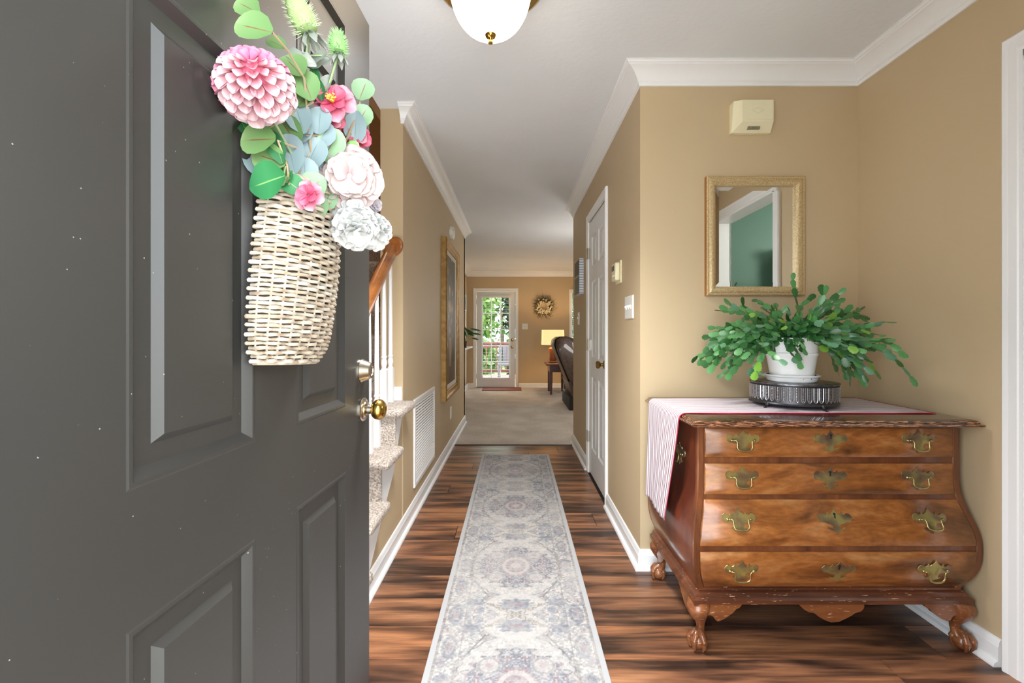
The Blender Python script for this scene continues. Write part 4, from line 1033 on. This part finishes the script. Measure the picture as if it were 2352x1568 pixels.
ME_HY = leaf_mesh('hydrangea_leaf', [.2,.85,1.05,.92,.55,.25,.02], [(0, c(44,132,72)), (.5, c(64,156,92)), (1, c(44,128,76))], .10, .12, c(150,206,120), ruffle=.012)
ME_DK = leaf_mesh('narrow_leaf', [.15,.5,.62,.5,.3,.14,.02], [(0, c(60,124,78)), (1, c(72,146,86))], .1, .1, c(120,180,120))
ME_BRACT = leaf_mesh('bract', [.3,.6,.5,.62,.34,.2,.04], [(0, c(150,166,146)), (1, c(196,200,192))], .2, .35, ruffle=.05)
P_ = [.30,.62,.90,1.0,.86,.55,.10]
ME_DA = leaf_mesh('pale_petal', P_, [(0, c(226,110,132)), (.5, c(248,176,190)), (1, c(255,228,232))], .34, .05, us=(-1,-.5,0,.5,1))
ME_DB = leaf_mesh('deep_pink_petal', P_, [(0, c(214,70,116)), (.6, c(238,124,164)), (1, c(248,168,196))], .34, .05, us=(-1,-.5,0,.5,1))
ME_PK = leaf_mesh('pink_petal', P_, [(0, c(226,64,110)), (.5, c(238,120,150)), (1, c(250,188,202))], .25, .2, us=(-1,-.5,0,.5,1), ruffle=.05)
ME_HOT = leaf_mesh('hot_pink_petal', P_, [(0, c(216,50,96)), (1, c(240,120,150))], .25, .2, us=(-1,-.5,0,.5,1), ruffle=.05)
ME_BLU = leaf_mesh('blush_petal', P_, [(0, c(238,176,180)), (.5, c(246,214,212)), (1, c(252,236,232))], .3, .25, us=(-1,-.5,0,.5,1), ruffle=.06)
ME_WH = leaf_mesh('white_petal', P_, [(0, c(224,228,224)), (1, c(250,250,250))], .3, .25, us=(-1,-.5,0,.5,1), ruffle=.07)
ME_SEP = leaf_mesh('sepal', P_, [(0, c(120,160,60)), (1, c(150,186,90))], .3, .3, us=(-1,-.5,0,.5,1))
stem_mat = plain('green_stem', c(140, 164, 120), .5); twig_mat = plain('brown_twig', c(166, 146, 118), .6)
MOUTH = Vector(dfn(BK_A+.01, BK_Z0+BK_H*.93, .055))
MAWAY = Vector((1, -.25, 0))
def stem_to(root, p, mat=stem_mat, r=.0026, src=None, bow=.0):
    s = Vector(src) if src is not None else MOUTH+Vector((random.uniform(-.02,.02), random.uniform(-.045,.045), -.02))
    m = s.lerp(p, .5)+Vector((bow, 0, .012)); 
    pts = [((1-t)**2)*s+2*t*(1-t)*m+t*t*p for t in np.linspace(0, 1, 9)]
    return obj('stem', MB().tube(pts, r, 6), mat, root, smooth=60)
def flower(name, label, cat, pos, axis, rings, group=None, stem=True, jit=.07):
    "rings: (polar angle deg, count, petal length, width, radius of the base, mesh chooser, lift deg)"
    pos = Vector(pos); ax = Vector(axis).normalized(); root = empty(name, pos, label, cat, group)
    e1 = ax.orthogonal().normalized(); e2 = ax.cross(e1)
    for k, (th, n, ln, wd, rb, mesh_, lift) in enumerate(rings):
        for i in range(n):
            ph = 2*math.pi*(i+.5*(k % 2))/n+random.uniform(-.08,.08)
            rad = e1*math.cos(ph)+e2*math.sin(ph)
            n_ = ax*math.cos(R(th))+rad*math.sin(R(th))            # outward normal on the dome
            tg = rad*math.cos(R(th))-ax*math.sin(R(th))            # down the dome
            y = (tg*math.cos(R(lift))+n_*math.sin(R(lift))).normalized()
            y = (y+Vector((random.uniform(-jit,jit), random.uniform(-jit,jit), random.uniform(-jit,jit)))).normalized()
            z = n_*math.cos(R(lift))-tg*math.sin(R(lift))
            base_ = pos+n_*rb
            me = mesh_(n_) if callable(mesh_) else mesh_
            s = random.uniform(.92, 1.1)
            inst('petal', me, root, basis(base_, y, z, wd*s, ln*s, ln))
    if stem: stem_to(root, pos-ax*.01)
    return root
# big pink dahlia
dpos = at(567, 186, .690)
pick = lambda n_: ME_DB if (n_.z > .45 or n_.x < -.55) else ME_DA
rings = []
for k in range(9):
    th = 6+11.5*k; rings.append((th, [4,8,11,14,16,18,18,18,16][k], [.015,.017,.020,.024,.027,.030,.032,.034,.036][k], .016+.0009*k, .038-.0006*k, pick, 46-2*k))
D_ = flower('dahlia', 'large round pink dahlia at the left of the door basket bouquet', 'flower', dpos+Vector((.006, .012, 0)), (.24, -.84, .50), rings)
obj('flower_core', MB().ball(dpos+Vector((.006,.012,0)), .038, 14, 10), plain('dahlia_core', c(214, 110, 140), .7), D_, smooth=60)
# open pink blossoms
def blossom(label, u, v, Y, r, axis, me, me2=None, stamen=True, squash=1):
    p = at(u, v, Y); me2 = me2 or me
    f = flower('pink_blossom', label, 'flower', p, axis, [(24, 6, r*1.05, r*.95, .004, me, 28), (20, 5, r*.7, r*.7, .006, me2, 48)])
    if stamen:
        ax = Vector(axis).normalized(); mb = MB()
        for k in range(22):
            a = random.uniform(0, 6.28); q = ax.orthogonal().normalized(); q2 = ax.cross(q); d = (ax+(q*math.cos(a)+q2*math.sin(a))*random.uniform(.1,.6)).normalized()
            mb.tube([p, p+d*r*.55], .0006, 4); mb.ball(p+d*r*.55, .0016, 5, 4)
        obj('stamens', mb, plain('yellow_stamens', c(232, 190, 84), .6), f, kind='stuff')
    return f
blossom('open pink blossom with yellow stamens below the small thistle', 766, 238, .85, .037, (.12, -1, .18), ME_PK, ME_HOT)
blossom('coral pink blossom hanging just under the open pink blossom', 758, 274, .858, .027, (.3, -.9, -.35), ME_HOT, ME_PK, False)
blossom('half hidden hot pink blossom behind a blue leaf by the door edge', 818, 315, .93, .029, (.3, -.9, .0), ME_HOT, ME_PK, False)
blossom('upper bright pink blossom at the left side of the blush peony', 776, 382, .862, .026, (-.35, -.9, .1), ME_HOT, ME_PK, False)
blossom('lower bright pink blossom at the left side of the blush peony', 778, 424, .868, .024, (-.35, -.9, -.2), ME_PK, ME_HOT, True)
blossom('small pink blossom resting on the basket rim', 711, 450, .765, .024, (-.1, -1, .0), ME_PK, ME_HOT, False)
# peonies
def peony(name, label, u, v, Y, r, axis, me, dense=1, group=None, sep=True):
    p = at(u, v, Y)
    rg = []
    for q in range(13):
        th = 6+12.2*q; n = max(5, int(15*math.sin(R(th))**.8)+2)
        rg.append((th+random.uniform(-4, 4), n, r*random.uniform(.40, .62), r*random.uniform(.45, .75), r*random.uniform(.40, .60), me, random.uniform(38, 82)))
    f = flower(name, label, 'flower', p, axis, rg, group, jit=.32)
    obj('flower_core', MB().ball(p, r*.52, 10, 8), plain('petal_core', c(200, 170, 164) if me is ME_BLU else c(200, 203, 200), .8), f, smooth=60)
    if sep:
        ax = Vector(axis).normalized(); e1 = ax.orthogonal().normalized(); e2 = ax.cross(e1)
        for k in range(4):
            a = k*1.57+.4; d = (e1*math.cos(a)+e2*math.sin(a)); inst('sepal', ME_SEP, f, basis(p-ax*r*.75, (d*.8+ax*.65), -ax+d*.4, r*.6, r*.9, r*.6))
    return f
peony('blush_peony', 'full blush pink peony at the right side of the bouquet', 806, 410, .875, .056, (.25, -.92, -.1), ME_BLU, sep=False)
peony('white_peony', 'larger white peony drooping over the right basket rim', 817, 520, .875, .046, (.28, -.6, -.74), ME_WH)
peony('white_peony', 'white peony nearest the handrail, drooping below the blush one', 856, 530, .935, .038, (.5, -.5, -.7), ME_WH)
peony('white_peony', 'small white peony bloom behind the right edge of the blush peony', 851, 416, .945, .022, (.75, -.6, .05), ME_WH)
peony('lilac_bloom', 'pale lilac white bloom between the blush peony and the white ones', 856, 470, .945, .018, (.6, -.7, -.1), leaf_mesh('lilac_petal', P_, [(0, c(212,196,210)), (1, c(236,228,236))], .3, .25, us=(-1,-.5,0,.5,1), ruffle=.06), sep=False)
# bud
p = at(810, 342, .885); bd_ = empty('flower_bud', p, 'closed pink flower bud with green sepals above the blush peony', 'flower')
obj('bud', MB().lathe([(.0,-.014),(.009,-.012),(.0125,-.002),(.011,.008),(.006,.013),(0,.015)], p, (0,-.5,-.85), 14), plain('bud_pink', c(236, 190, 202), .6), bd_, smooth=60)
obj('calyx', MB().lathe([(.0,-.017),(.010,-.014),(.0135,-.004),(.0125,.001)], p, (0,-.5,-.85), 14, cap=False), plain('calyx_green', c(126, 170, 96), .6), bd_, smooth=60)
stem_to(bd_, p+Vector((0,.008,.014)), src=p+Vector((0,.05,-.05)))
# thistles
def thistle(label, u, v, Y, L, r, axis, cols):
    p = at(u, v, Y); ax = Vector(axis).normalized(); f = empty('thistle', p, label, 'flower', 'pale green thistles')
    e1 = ax.orthogonal().normalized(); e2 = ax.cross(e1); mb = MB()
    obj('flower_core', MB().lathe([(0,-L*.5),(r*.7,-L*.42),(r*.85,-L*.1),(r*.6,L*.3),(0,L*.46)], p, ax, 14), plain('thistle_core', cols[0], .7), f, smooth=60)
    for k in range(300):
        h = random.uniform(-.5, .5); rr = r*(.85 if h < 0 else .85*(1-h*1.5)); a = k*2.39996
        d = e1*math.cos(a)+e2*math.sin(a); b0 = p+ax*h*L+d*rr*.6; d2 = (d+ax*(.35+h)).normalized()
        ln = r*.62; w = d2.cross(ax).normalized()*.0015
        mb.add([b0-w, b0+w, b0+d2*ln], [(0,1,2)]); w2 = d2.cross(w).normalized()*.0009; mb.add([b0-w2, b0+w2, b0+d2*ln], [(0,1,2)])
    obj('bristles', mb, plain('thistle_bristle', cols[1], .6), f, kind='stuff', smooth=0)
    for k in range(7):
        a = k*.9; d = e1*math.cos(a)+e2*math.sin(a); inst('bract', ME_BRACT, f, basis(p-ax*L*.46, d*.8-ax*.55+Vector((0,0,-.15)), ax+d*.3, r*.9, r*1.5, r*1.2))
    stem_to(f, p-ax*L*.48, bow=-.01)
    return f
thistle('large pale green thistle at the top of the bouquet', 688, 28, .80, .076, .026, (-.42, -.1, .95), (c(160, 190, 122), c(214, 226, 196)))
thistle('small pale green thistle against the copper reflection of the door', 776, 99, .84, .036, .0185, (-.05, -.1, 1), (c(132, 184, 110), c(182, 220, 164)))
# leaves
def sprig(name, label, cat, leaves, mat=twig_mat, group=None):
    pts0 = at(leaves[0][0], leaves[0][1], leaves[0][4])
    root = empty(name, pts0, label, cat, group)
    for (u, v, ln, ang_, Y, me, *rest_) in leaves:
        p = at(u, v, Y); L = ln*Y/1045; wd = rest_[0] if rest_ else .92
        d = Vector((math.cos(R(ang_)), random.uniform(-.12,.12), math.sin(R(ang_)))).normalized()
        nrm = Vector((.22+random.uniform(-.25,.25), -1, random.uniform(-.05,.35)))
        b0 = p-d*L*.5
        inst('leaf', me, root, basis(b0, d, nrm, L*wd, L, L))
    tips = sorted(leaves, key=lambda l: -l[1])
    pl = [MOUTH+Vector((random.uniform(-.02,.02), random.uniform(-.03,.03), -.03))]
    for (u, v, ln, ang_, Y, *_) in tips:
        p = at(u, v, Y); L = ln*Y/1045; d = Vector((math.cos(R(ang_)), 0, math.sin(R(ang_))))
        pl.append(p-d*L*.5+Vector((0,.006,0)))
    obj('stem', MB().tube(pl, .0019, 5), mat, root, smooth=60)
    return root
sprig('eucalyptus_sprig', 'green eucalyptus sprig with round leaves rising above the dahlia', 'foliage', [(567,14,62,150,.715,ME_EU), (581,60,88,165,.70,ME_EU), (634,98,52,-30+180,.735,ME_EU,.7), (672,148,72,-50+180,.79,ME_EU)])
sprig('eucalyptus_sprig', 'green eucalyptus leaves tucked right of and below the dahlia', 'foliage', [(703,194,78,110,.80,ME_EU,.8), (697,226,46,60,.81,ME_EU), (661,300,100,125,.80,ME_EU,.65), (590,318,88,178,.735,ME_EU), (616,362,84,160,.745,ME_EU,.8), (560,288,60,120,.755,ME_HY,.5), (648,388,70,110,.76,ME_EU,.5)])
sprig('eucalyptus_sprig', 'thin eucalyptus twig with two small round leaves overlapping the ceiling', 'foliage', [(834,205,52,70,.93,ME_EU2,1.0), (832,266,54,60,.93,ME_EU2,.9), (760,332,82,65,.845,ME_EU2,.75)])
sprig('eucalyptus_sprig', 'pale green round leaves just above the basket rim', 'foliage', [(716,428,72,40,.80,ME_EU2,.9), (752,458,56,80,.85,ME_EU2,.8), (735,470,50,110,.83,ME_EU2,.8)])
sprig('blue_leaf_spray', 'spray of dusty blue round leaves in the middle of the bouquet', 'foliage', [(686,268,84,110,.805,ME_BL,.7), (733,275,64,85,.83,ME_BL,.9), (666,350,106,105,.785,ME_BL,.62), (716,352,86,70,.825,ME_BL,.8), (738,310,70,50,.835,ME_BL,.9), (700,392,66,90,.80,ME_BL,.9), (736,392,80,70,.845,ME_BL,.8), (690,300,60,60,.815,ME_BL), (578,372,66,110,.765,ME_BL,.5), (553,300,66,75,.765,ME_BL,.5)])
sprig('blue_leaf_spray', 'single dusty blue leaf hanging beside the door edge', 'foliage', [(816,292,74,265,.915,ME_BL,.68)])
sprig('broad_leaf_sprig', 'broad serrated green leaves at the left basket rim', 'foliage', [(610,415,92,195,.735,ME_HY,1.0), (673,424,60,-35,.765,ME_HY,.8), (634,335,92,112,.745,ME_DK,.75), (655,410,50,60,.76,ME_DK)], stem_mat)
sprig('broad_leaf_sprig', 'small dark green leaves behind the white peonies', 'foliage', [(775,485,64,200,.87,ME_HY,.7), (790,478,60,20,.875,ME_DK,.8), (838,470,54,0,.95,ME_DK,.9), (800,470,50,70,.885,ME_HY,.8)], stem_mat)
sprig('thistle_leaf_spray', 'silvery ragged thistle leaves between the dahlia and pink blossom', 'foliage', [(690,130,60,-12,.80,ME_BRACT), (735,140,50,40,.83,ME_BRACT), (722,172,56,100,.83,ME_DK,.8), (748,186,50,80,.84,ME_BRACT), (735,205,54,100,.835,ME_DK,.7), (728,130,44,200,.82,ME_BRACT)], stem_mat)

# ------------------------------------------------------------------ living room things
WR = empty('wreath', (.605, YF-.03, 1.70), 'twig wreath with cream blossoms on the far wall', 'wreath')
wc = Vector((.605, YF-.035, 1.70)); mb = MB(); m2 = MB(); m3 = MB()
for k in range(26):
    pts = []; ph = random.uniform(0, 6.28); rr = random.uniform(.09, .18)
    for i in range(13): a = ph+i*.3; pts.append(wc+Vector((math.cos(a)*(rr+random.uniform(-.01,.01)), random.uniform(-.02,.02), math.sin(a)*(rr+random.uniform(-.01,.01)))))
    mb.tube(pts, .004, 4)
for k in range(170):
    a = random.uniform(0, 6.28); r0_ = random.uniform(.12, .2); d = Vector((math.cos(a+random.uniform(.1,.9)), random.uniform(-.3,.0), math.sin(a+random.uniform(.1,.9)))).normalized()
    b0 = wc+Vector((math.cos(a)*r0_, random.uniform(-.02,.01), math.sin(a)*r0_)); mb.tube([b0, b0+d*random.uniform(.05,.12)], [.0028,.0015], 4)
for k in range(110):
    a = random.uniform(0, 6.28) if k < 70 else random.uniform(3.0, 6.4); r0_ = random.uniform(.07, .18); q = wc+Vector((math.cos(a)*r0_, random.uniform(-.05,-.025), math.sin(a)*r0_))
    m2.ball(q, random.uniform(.010,.02), 6, 5)
obj('twigs', mb, plain('grey_green_twig', c(92, 84, 62), .8), WR, kind='stuff', smooth=60)
obj('blossoms', m2, plain('cream_blossom', c(222, 208, 172), .8), WR, kind='stuff', smooth=60)

TB = empty('end_table', (.78, 8.68, 0), 'dark wood end table beside the leather recliner', 'table')
obj('table_top', MB().box(.575, 1.02, 8.36, 9.02, .545, .575), M['end_table'], TB, bevel=.006)
obj('apron', MB().box(.64, .95, 8.43, 8.96, .42, .545), M['end_table'], TB, smooth=0)
for x in (.645, .905):
    for y in (8.42, 8.93): obj('leg', MB().rings([[(x+a*s, y+b*s, z) for a, b in ((0,0),(.05,0),(.05,.05),(0,.05))] for z, s in ((.006,.8),(.30,1),(.545,1))]), M['end_table'], TB, smooth=0)
TL = empty('table_lamp', (.73, 8.72, .575), 'lit table lamp with a cream drum shade on the end table', 'lamp')
lc = Vector((.725, 8.72, 0))
obj('lamp_base', MB().lathe([(.085,.575),(.085,.60),(.070,.615),(.075,.64),(.066,.72),(.078,.80),(.085,.845),(.075,.865),(.02,.875),(.012,.90)], lc, n=10), plain('carved_wood_base', c(120, 74, 42), .6), TL, smooth=20)
sm = NT('lit_linen_shade', .8, 0, c(232, 206, 160)); sm.b.inputs['Emission Color'].default_value = c(255, 208, 142); sm.b.inputs['Emission Strength'].default_value = .42
obj('lamp_shade', MB().rings([[lc+Vector((r*math.cos(2*math.pi*k/40), r*math.sin(2*math.pi*k/40), z)) for k in range(40)] for r, z in ((.222,.92),(.214,1.205),(.211,1.205),(.219,.92),(.222,.92))], cap=False), sm.m, TL, smooth=30)
bm_ = NT('lit_bulb', .4, 0, (1,1,1,1)); bm_.b.inputs['Emission Color'].default_value = (1,.72,.40,1); bm_.b.inputs['Emission Strength'].default_value = 12
obj('bulb', MB().ball(lc+Vector((0,0,1.02)), .032, 12, 8), bm_.m, TL)
obj('harp', MB().tube([lc+Vector((0,0,.90)), lc+Vector((.05,0,1.0)), lc+Vector((.045,0,1.12)), lc+Vector((0,0,1.19)), lc+Vector((0,0,1.215))], .003, 5).tube([lc+Vector((-.213,0,1.19)), lc+Vector((.213,0,1.19))], .002, 4), M['brass'], TL)
lamp('table_lamp_bulb', 'POINT', lc+Vector((0,0,1.09)), 7, (1,.70,.38), .04)

# recliner, facing right, its back toward the hall
RC = empty('recliner', (1.2, 7.2, 0), 'dark brown leather recliner partly hidden by the right hall wall', 'armchair')
def mk():
    t = NT('brown_leather', .46); n = t.noise(t.coord('Object'), 30, 4); t.base(t.ramp(n, [(.35, c(52, 36, 28)), (.65, c(82, 58, 46))])); t.bump(n, .2, .004); t.b.inputs['Coat Weight'].default_value = .3; return t.m
M['leather'] = mk()
def rec_pt(s, d): return (s, d)
bkp = [(.86,.30),(.80,.42),(.70,.66),(.62,.86),(.585,.97),(.60,1.04),(.66,1.085),(.76,1.09),(.86,1.06),(.93,.96),(1.0,.70),(1.06,.42),(1.06,.30)]
for nm, y0, y1, gx in (('backrest', 6.86, 7.55, 0), ('back_wing', 6.74, 6.855, .022), ('back_wing', 7.555, 7.67, .022)):
    rs = []
    for y, s in ((y0, .90), (y0+.03, .985), (y0+.06, 1), (y1-.06, 1), (y1-.03, .985), (y1, .90)):
        cxm, czm = .84, .72; rs.append([(cxm+(x-cxm)*s+gx, y, czm+(z-czm)*s) for x, z in bkp])
    obj(nm, MB().rings(rs), M['leather'], RC, smooth=50)
obj('piping', MB().tube([(x+.008, 6.857, z) for x, z in bkp[:9]], .010, 6), plain('black_piping', c(20, 16, 14), .5), RC, smooth=60)
for y in (6.62, 7.60):
    obj('arm', MB().rings([[(x, y+.0+a, z) for a, z in ((0,.10),(.0,.52),(.03,.58),(.10,.60),(.15,.57),(.17,.50),(.17,.10))] for x in (.90, .95, 1.65, 1.72)]), M['leather'], RC, smooth=50, bevel=.01)
obj('seat', MB().box(.95, 1.70, 6.80, 7.59, .22, .48), M['leather'], RC, bevel=.06, smooth=50)
obj('base', MB().box(.80, 1.62, 6.70, 7.72, .006, .20), plain('dark_recliner_base', c(30, 24, 20), .7), RC, smooth=0)
obj('lower_back_flap', MB().add([(.79,6.76,.42),(.90,6.76,.06),(.94,6.76,.06),(.87,6.76,.42),(.79,7.64,.42),(.90,7.64,.06),(.94,7.64,.06),(.87,7.64,.42)], [(0,1,2,3),(4,7,6,5),(0,4,5,1),(1,5,6,2),(2,6,7,3),(3,7,4,0)]), M['leather'], RC, smooth=0)

obj('door_mat', MB().box(-.66, .13, 8.98, 9.5, .006, .016), plain('red_brown_mat', c(132, 76, 62), .9), None, 'red brown mat on the carpet before the back door', 'mat', smooth=0)
SHF = obj('wall_ledge', MB().box(-1.0, -.872, 7.7, 9.35, .845, .875), M['trim'], None, 'white ledge shelf on the living room left wall', 'shelf', bevel=.004)
PP_ = empty('potted_plant', (-.945, 8.5, .875), 'small dark leafed plant in a brown pot on the white ledge', 'plant')
pc = Vector((-.935, 8.45, .875))
obj('pot', MB().lathe([(.0,0),(.036,0),(.045,.10),(.048,.12),(.04,.12),(0,.11)], pc, n=16), plain('brown_pot', c(96, 58, 40), .5), PP_)
for (dx, dz, L) in ((.30,.9,.30), (.75,.75,.36), (.85,.45,.30), (.1,1,.34), (.6,1,.24), (.9,.2,.22), (.05,.9,.25), (.45,.5,.22)):
    p0 = pc+Vector((0,0,.11)); d = Vector((dx*.55, -.12, dz)).normalized(); p1 = p0+d*L*.75; p2 = p1+Vector((dx*.4, -.06, -.05)).normalized()*L*.5
    inst('leaf', ME_DK, PP_, basis(p1-(p2-p1)*.15, (p2-p1), Vector((-.3,-1,.5)), .06, L*.6, .2)); obj('stem', MB().tube([p0, p1], .003, 4), stem_mat, PP_)
PF = empty('small_picture', (-.995, 9.05, 1.70), 'small white framed picture on the living room left wall', 'picture')
obj('frame', frame(MB(), 8.93, 9.20, 1.58, 1.90, [(0,0),(0,.018),(.03,.016),(.034,.006)], lambda y, z, p: (-1.0+p, y, z)), M['trim'], PF, smooth=20)
obj('print', MB().box(-1.0, -.993, 8.95, 9.18, 1.60, 1.88), plain('grey_print', c(120, 118, 108), .6), PF, smooth=0)

# ------------------------------------------------------------------ dining room glimpsed in the mirror
CB = empty('corner_cabinet', (2.6, .5, 0), 'tall dark red wood cabinet against the green dining room wall', 'cabinet')
obj('carcass', MB().box(2.40, 2.95, .31, .60, .05, 1.86), M['end_table'], CB, bevel=.01)
obj('cornice', MB().box(2.38, 2.97, .305, .62, 1.86, 1.91), M['end_table'], CB, bevel=.01)
obj('plinth', MB().box(2.38, 2.97, .305, .62, .002, .05), M['end_table'], CB, bevel=.01)
for i in (0, 1):
    dd = obj('door', MB().box(2.42+.26*i, 2.67+.26*i, .60, .62, .12, 1.80), M['end_table'], CB, bevel=.006)
    obj('knob', MB().ball((2.64+.07*i, .632, .95), .014, 8, 6), M['brass'], dd)
struct('floor_dining', MB().box(XR+.13, 4.6, .3, 3.0, -.03, .002), M['living_carpet'], 'carpet of the dining room', 'carpet', smooth=0)

# ------------------------------------------------------------------ outdoors: porch, deck, railing, trees
struct('bounce_paving', MB().box(-14, 14, -24, .25, -.12, -.06), plain('pale_bounce_concrete', c(208, 205, 199), .9), 'unseen concrete paving before the front door, widened and paled to bounce daylight', 'paving', smooth=0)  # unseen slab, made wide and pale to throw daylight onto the ceiling
struct('ground', MB().box(-25, 25, 9.7, 45, -1.0, -.9), plain('lawn_green', c(96, 122, 64), .95), 'grass beyond the back deck', 'ground', smooth=0)  # one even grass green
DK = empty('back_deck', (-.4, 11, 0), 'wooden back deck outside the glazed door', 'deck')
dm = wood('weathered_deck', [(.3, c(84, 62, 50)), (.7, c(122, 94, 78))], (2, 9, 9), .7, 0, rnd=9)
for k in range(20): obj('board', MB().box(-3, 3, 9.69+k*.14, 9.825+k*.14, -.04, 0), dm, DK, smooth=0)
RLG = empty('deck_railing', (-.4, 12.3, 0), 'brown wooden deck railing seen through the glazed door', 'railing')
rm = wood('reddish_railing', [(.3, c(84, 50, 42)), (.7, c(116, 74, 62))], (2, 2, 2), .7, 0)
obj('top_rail', MB().box(-3, 3, 12.24, 12.40, .86, .90).box(-3, 3, 12.29, 12.33, .74, .86), rm, RLG, smooth=0)
obj('bottom_rail', MB().box(-3, 3, 12.29, 12.33, .08, .16), rm, RLG, smooth=0)
for x in (-2.9, 2.86): obj('post', MB().box(x, x+.09, 12.28, 12.37, 0, .86), rm, RLG, smooth=0)
for k in range(24): obj('baluster', MB().box(-1.6+k*.135, -1.565+k*.135, 12.255, 12.29, .08, .86), rm, RLG, smooth=0)
ACH = empty('deck_chair', (-.15, 11.2, 0), 'grey slatted chair on the back deck', 'chair')
gm2 = plain('grey_chair', c(92, 94, 104), .6)
obj('seat', MB().box(-.42, .0, 10.9, 11.3, .36, .40), gm2, ACH, smooth=0)
for k in range(4): obj('slat', MB().box(-.41+k*.105, -.32+k*.105, 11.30, 11.33, .40, .82), gm2, ACH, smooth=0)
for x in (-.42, -.04):
    for y in (10.9, 11.26): obj('leg', MB().box(x, x+.04, y, y+.04, 0, .36), gm2, ACH, smooth=0)
obj('arm', MB().box(-.44, -.38, 10.88, 11.33, .58, .61), gm2, ACH, smooth=0); obj('arm', MB().box(-.04, .02, 10.88, 11.33, .58, .61), gm2, ACH, smooth=0)
def leafmat(name, a, b):
    t = NT(name, .6); oi = t.noise(t.coord('Object'), 2.2, 3); t.base(t.ramp(oi, [(.35, a), (.65, b)])); return t.m
def tree(label, x, y, zc, rx, rz, n, ma, name='leafy_tree', trunk=True):
    root = empty(name, (x, y, -.9), label, 'tree', 'trees beyond the deck')
    N = n; u = rng.normal(size=(N, 3)); u /= np.linalg.norm(u, axis=1)[:,None]; rad = rng.uniform(.45, 1.0, N)**.5
    lump = 1+.25*np.sin(u[:,0]*5+x)*np.sin(u[:,2]*6)*np.cos(u[:,1]*4)
    P = u*(rad*lump)[:,None]*np.array([rx, rx, rz])+np.array([x, y, zc])
    mb = MB()
    for p in P:
        d = Vector(rng.normal(size=3)).normalized(); e = d.orthogonal().normalized(); s = random.uniform(.10, .20); p = Vector(p)
        mb.add([p-d*s, p+e*s*.55, p+d*s, p-e*s*.55], [(0,1,2,3)])
    obj('crown', mb, ma, root, kind='stuff', smooth=0)
    if trunk: obj('trunk', MB().tube([(x,y,-.9),(x+.05,y,zc*.4),(x,y,zc)], [.16,.12,.06], 8), plain('bark', c(90, 76, 62), .9), root)
lmA = leafmat('mid_green_leaves', c(44, 80, 22), c(84, 120, 46)); lmB = leafmat('deep_leaves', c(22, 48, 16), c(48, 80, 32)); lmC = leafmat('yellow_green_leaves', c(66, 104, 28), c(106, 138, 58))  # three leaf greens, each varied by noise
tree('yellow-green tree filling the upper panes of the glazed door', -2.6, 18.5, 3.0, 2.2, 2.6, 4200, lmC)
tree('darker tree behind the right panes of the glazed door', 1.7, 19.5, 2.6, 2.3, 2.8, 4200, lmB)
tree('green shrub behind the deck railing at the left', -1.9, 15.2, .25, 1.3, 1.1, 1500, lmA, 'garden_shrub', False)
tree('green shrub behind the deck railing at the right', .9, 15.4, .15, 1.35, 1.1, 1500, lmB, 'garden_shrub', False)
tree('wide tree far behind the shrubs', -.8, 27, 2.6, 5.2, 4.2, 6000, lmA)

# repeats of one kind share a group phrase
for nm, ph in (('light_switch', 'white light switches'), ('pink_blossom', 'pink blossoms in the door basket'), ('white_peony', 'white peonies in the door basket'), ('eucalyptus_sprig', 'eucalyptus sprigs in the door basket'),
               ('blue_leaf_spray', 'blue leaf sprays in the door basket'), ('broad_leaf_sprig', 'broad leaf sprigs in the door basket')):
    for o in SC.objects:
        if o.parent is None and o.name.split('.')[0] == nm: o['group'] = ph
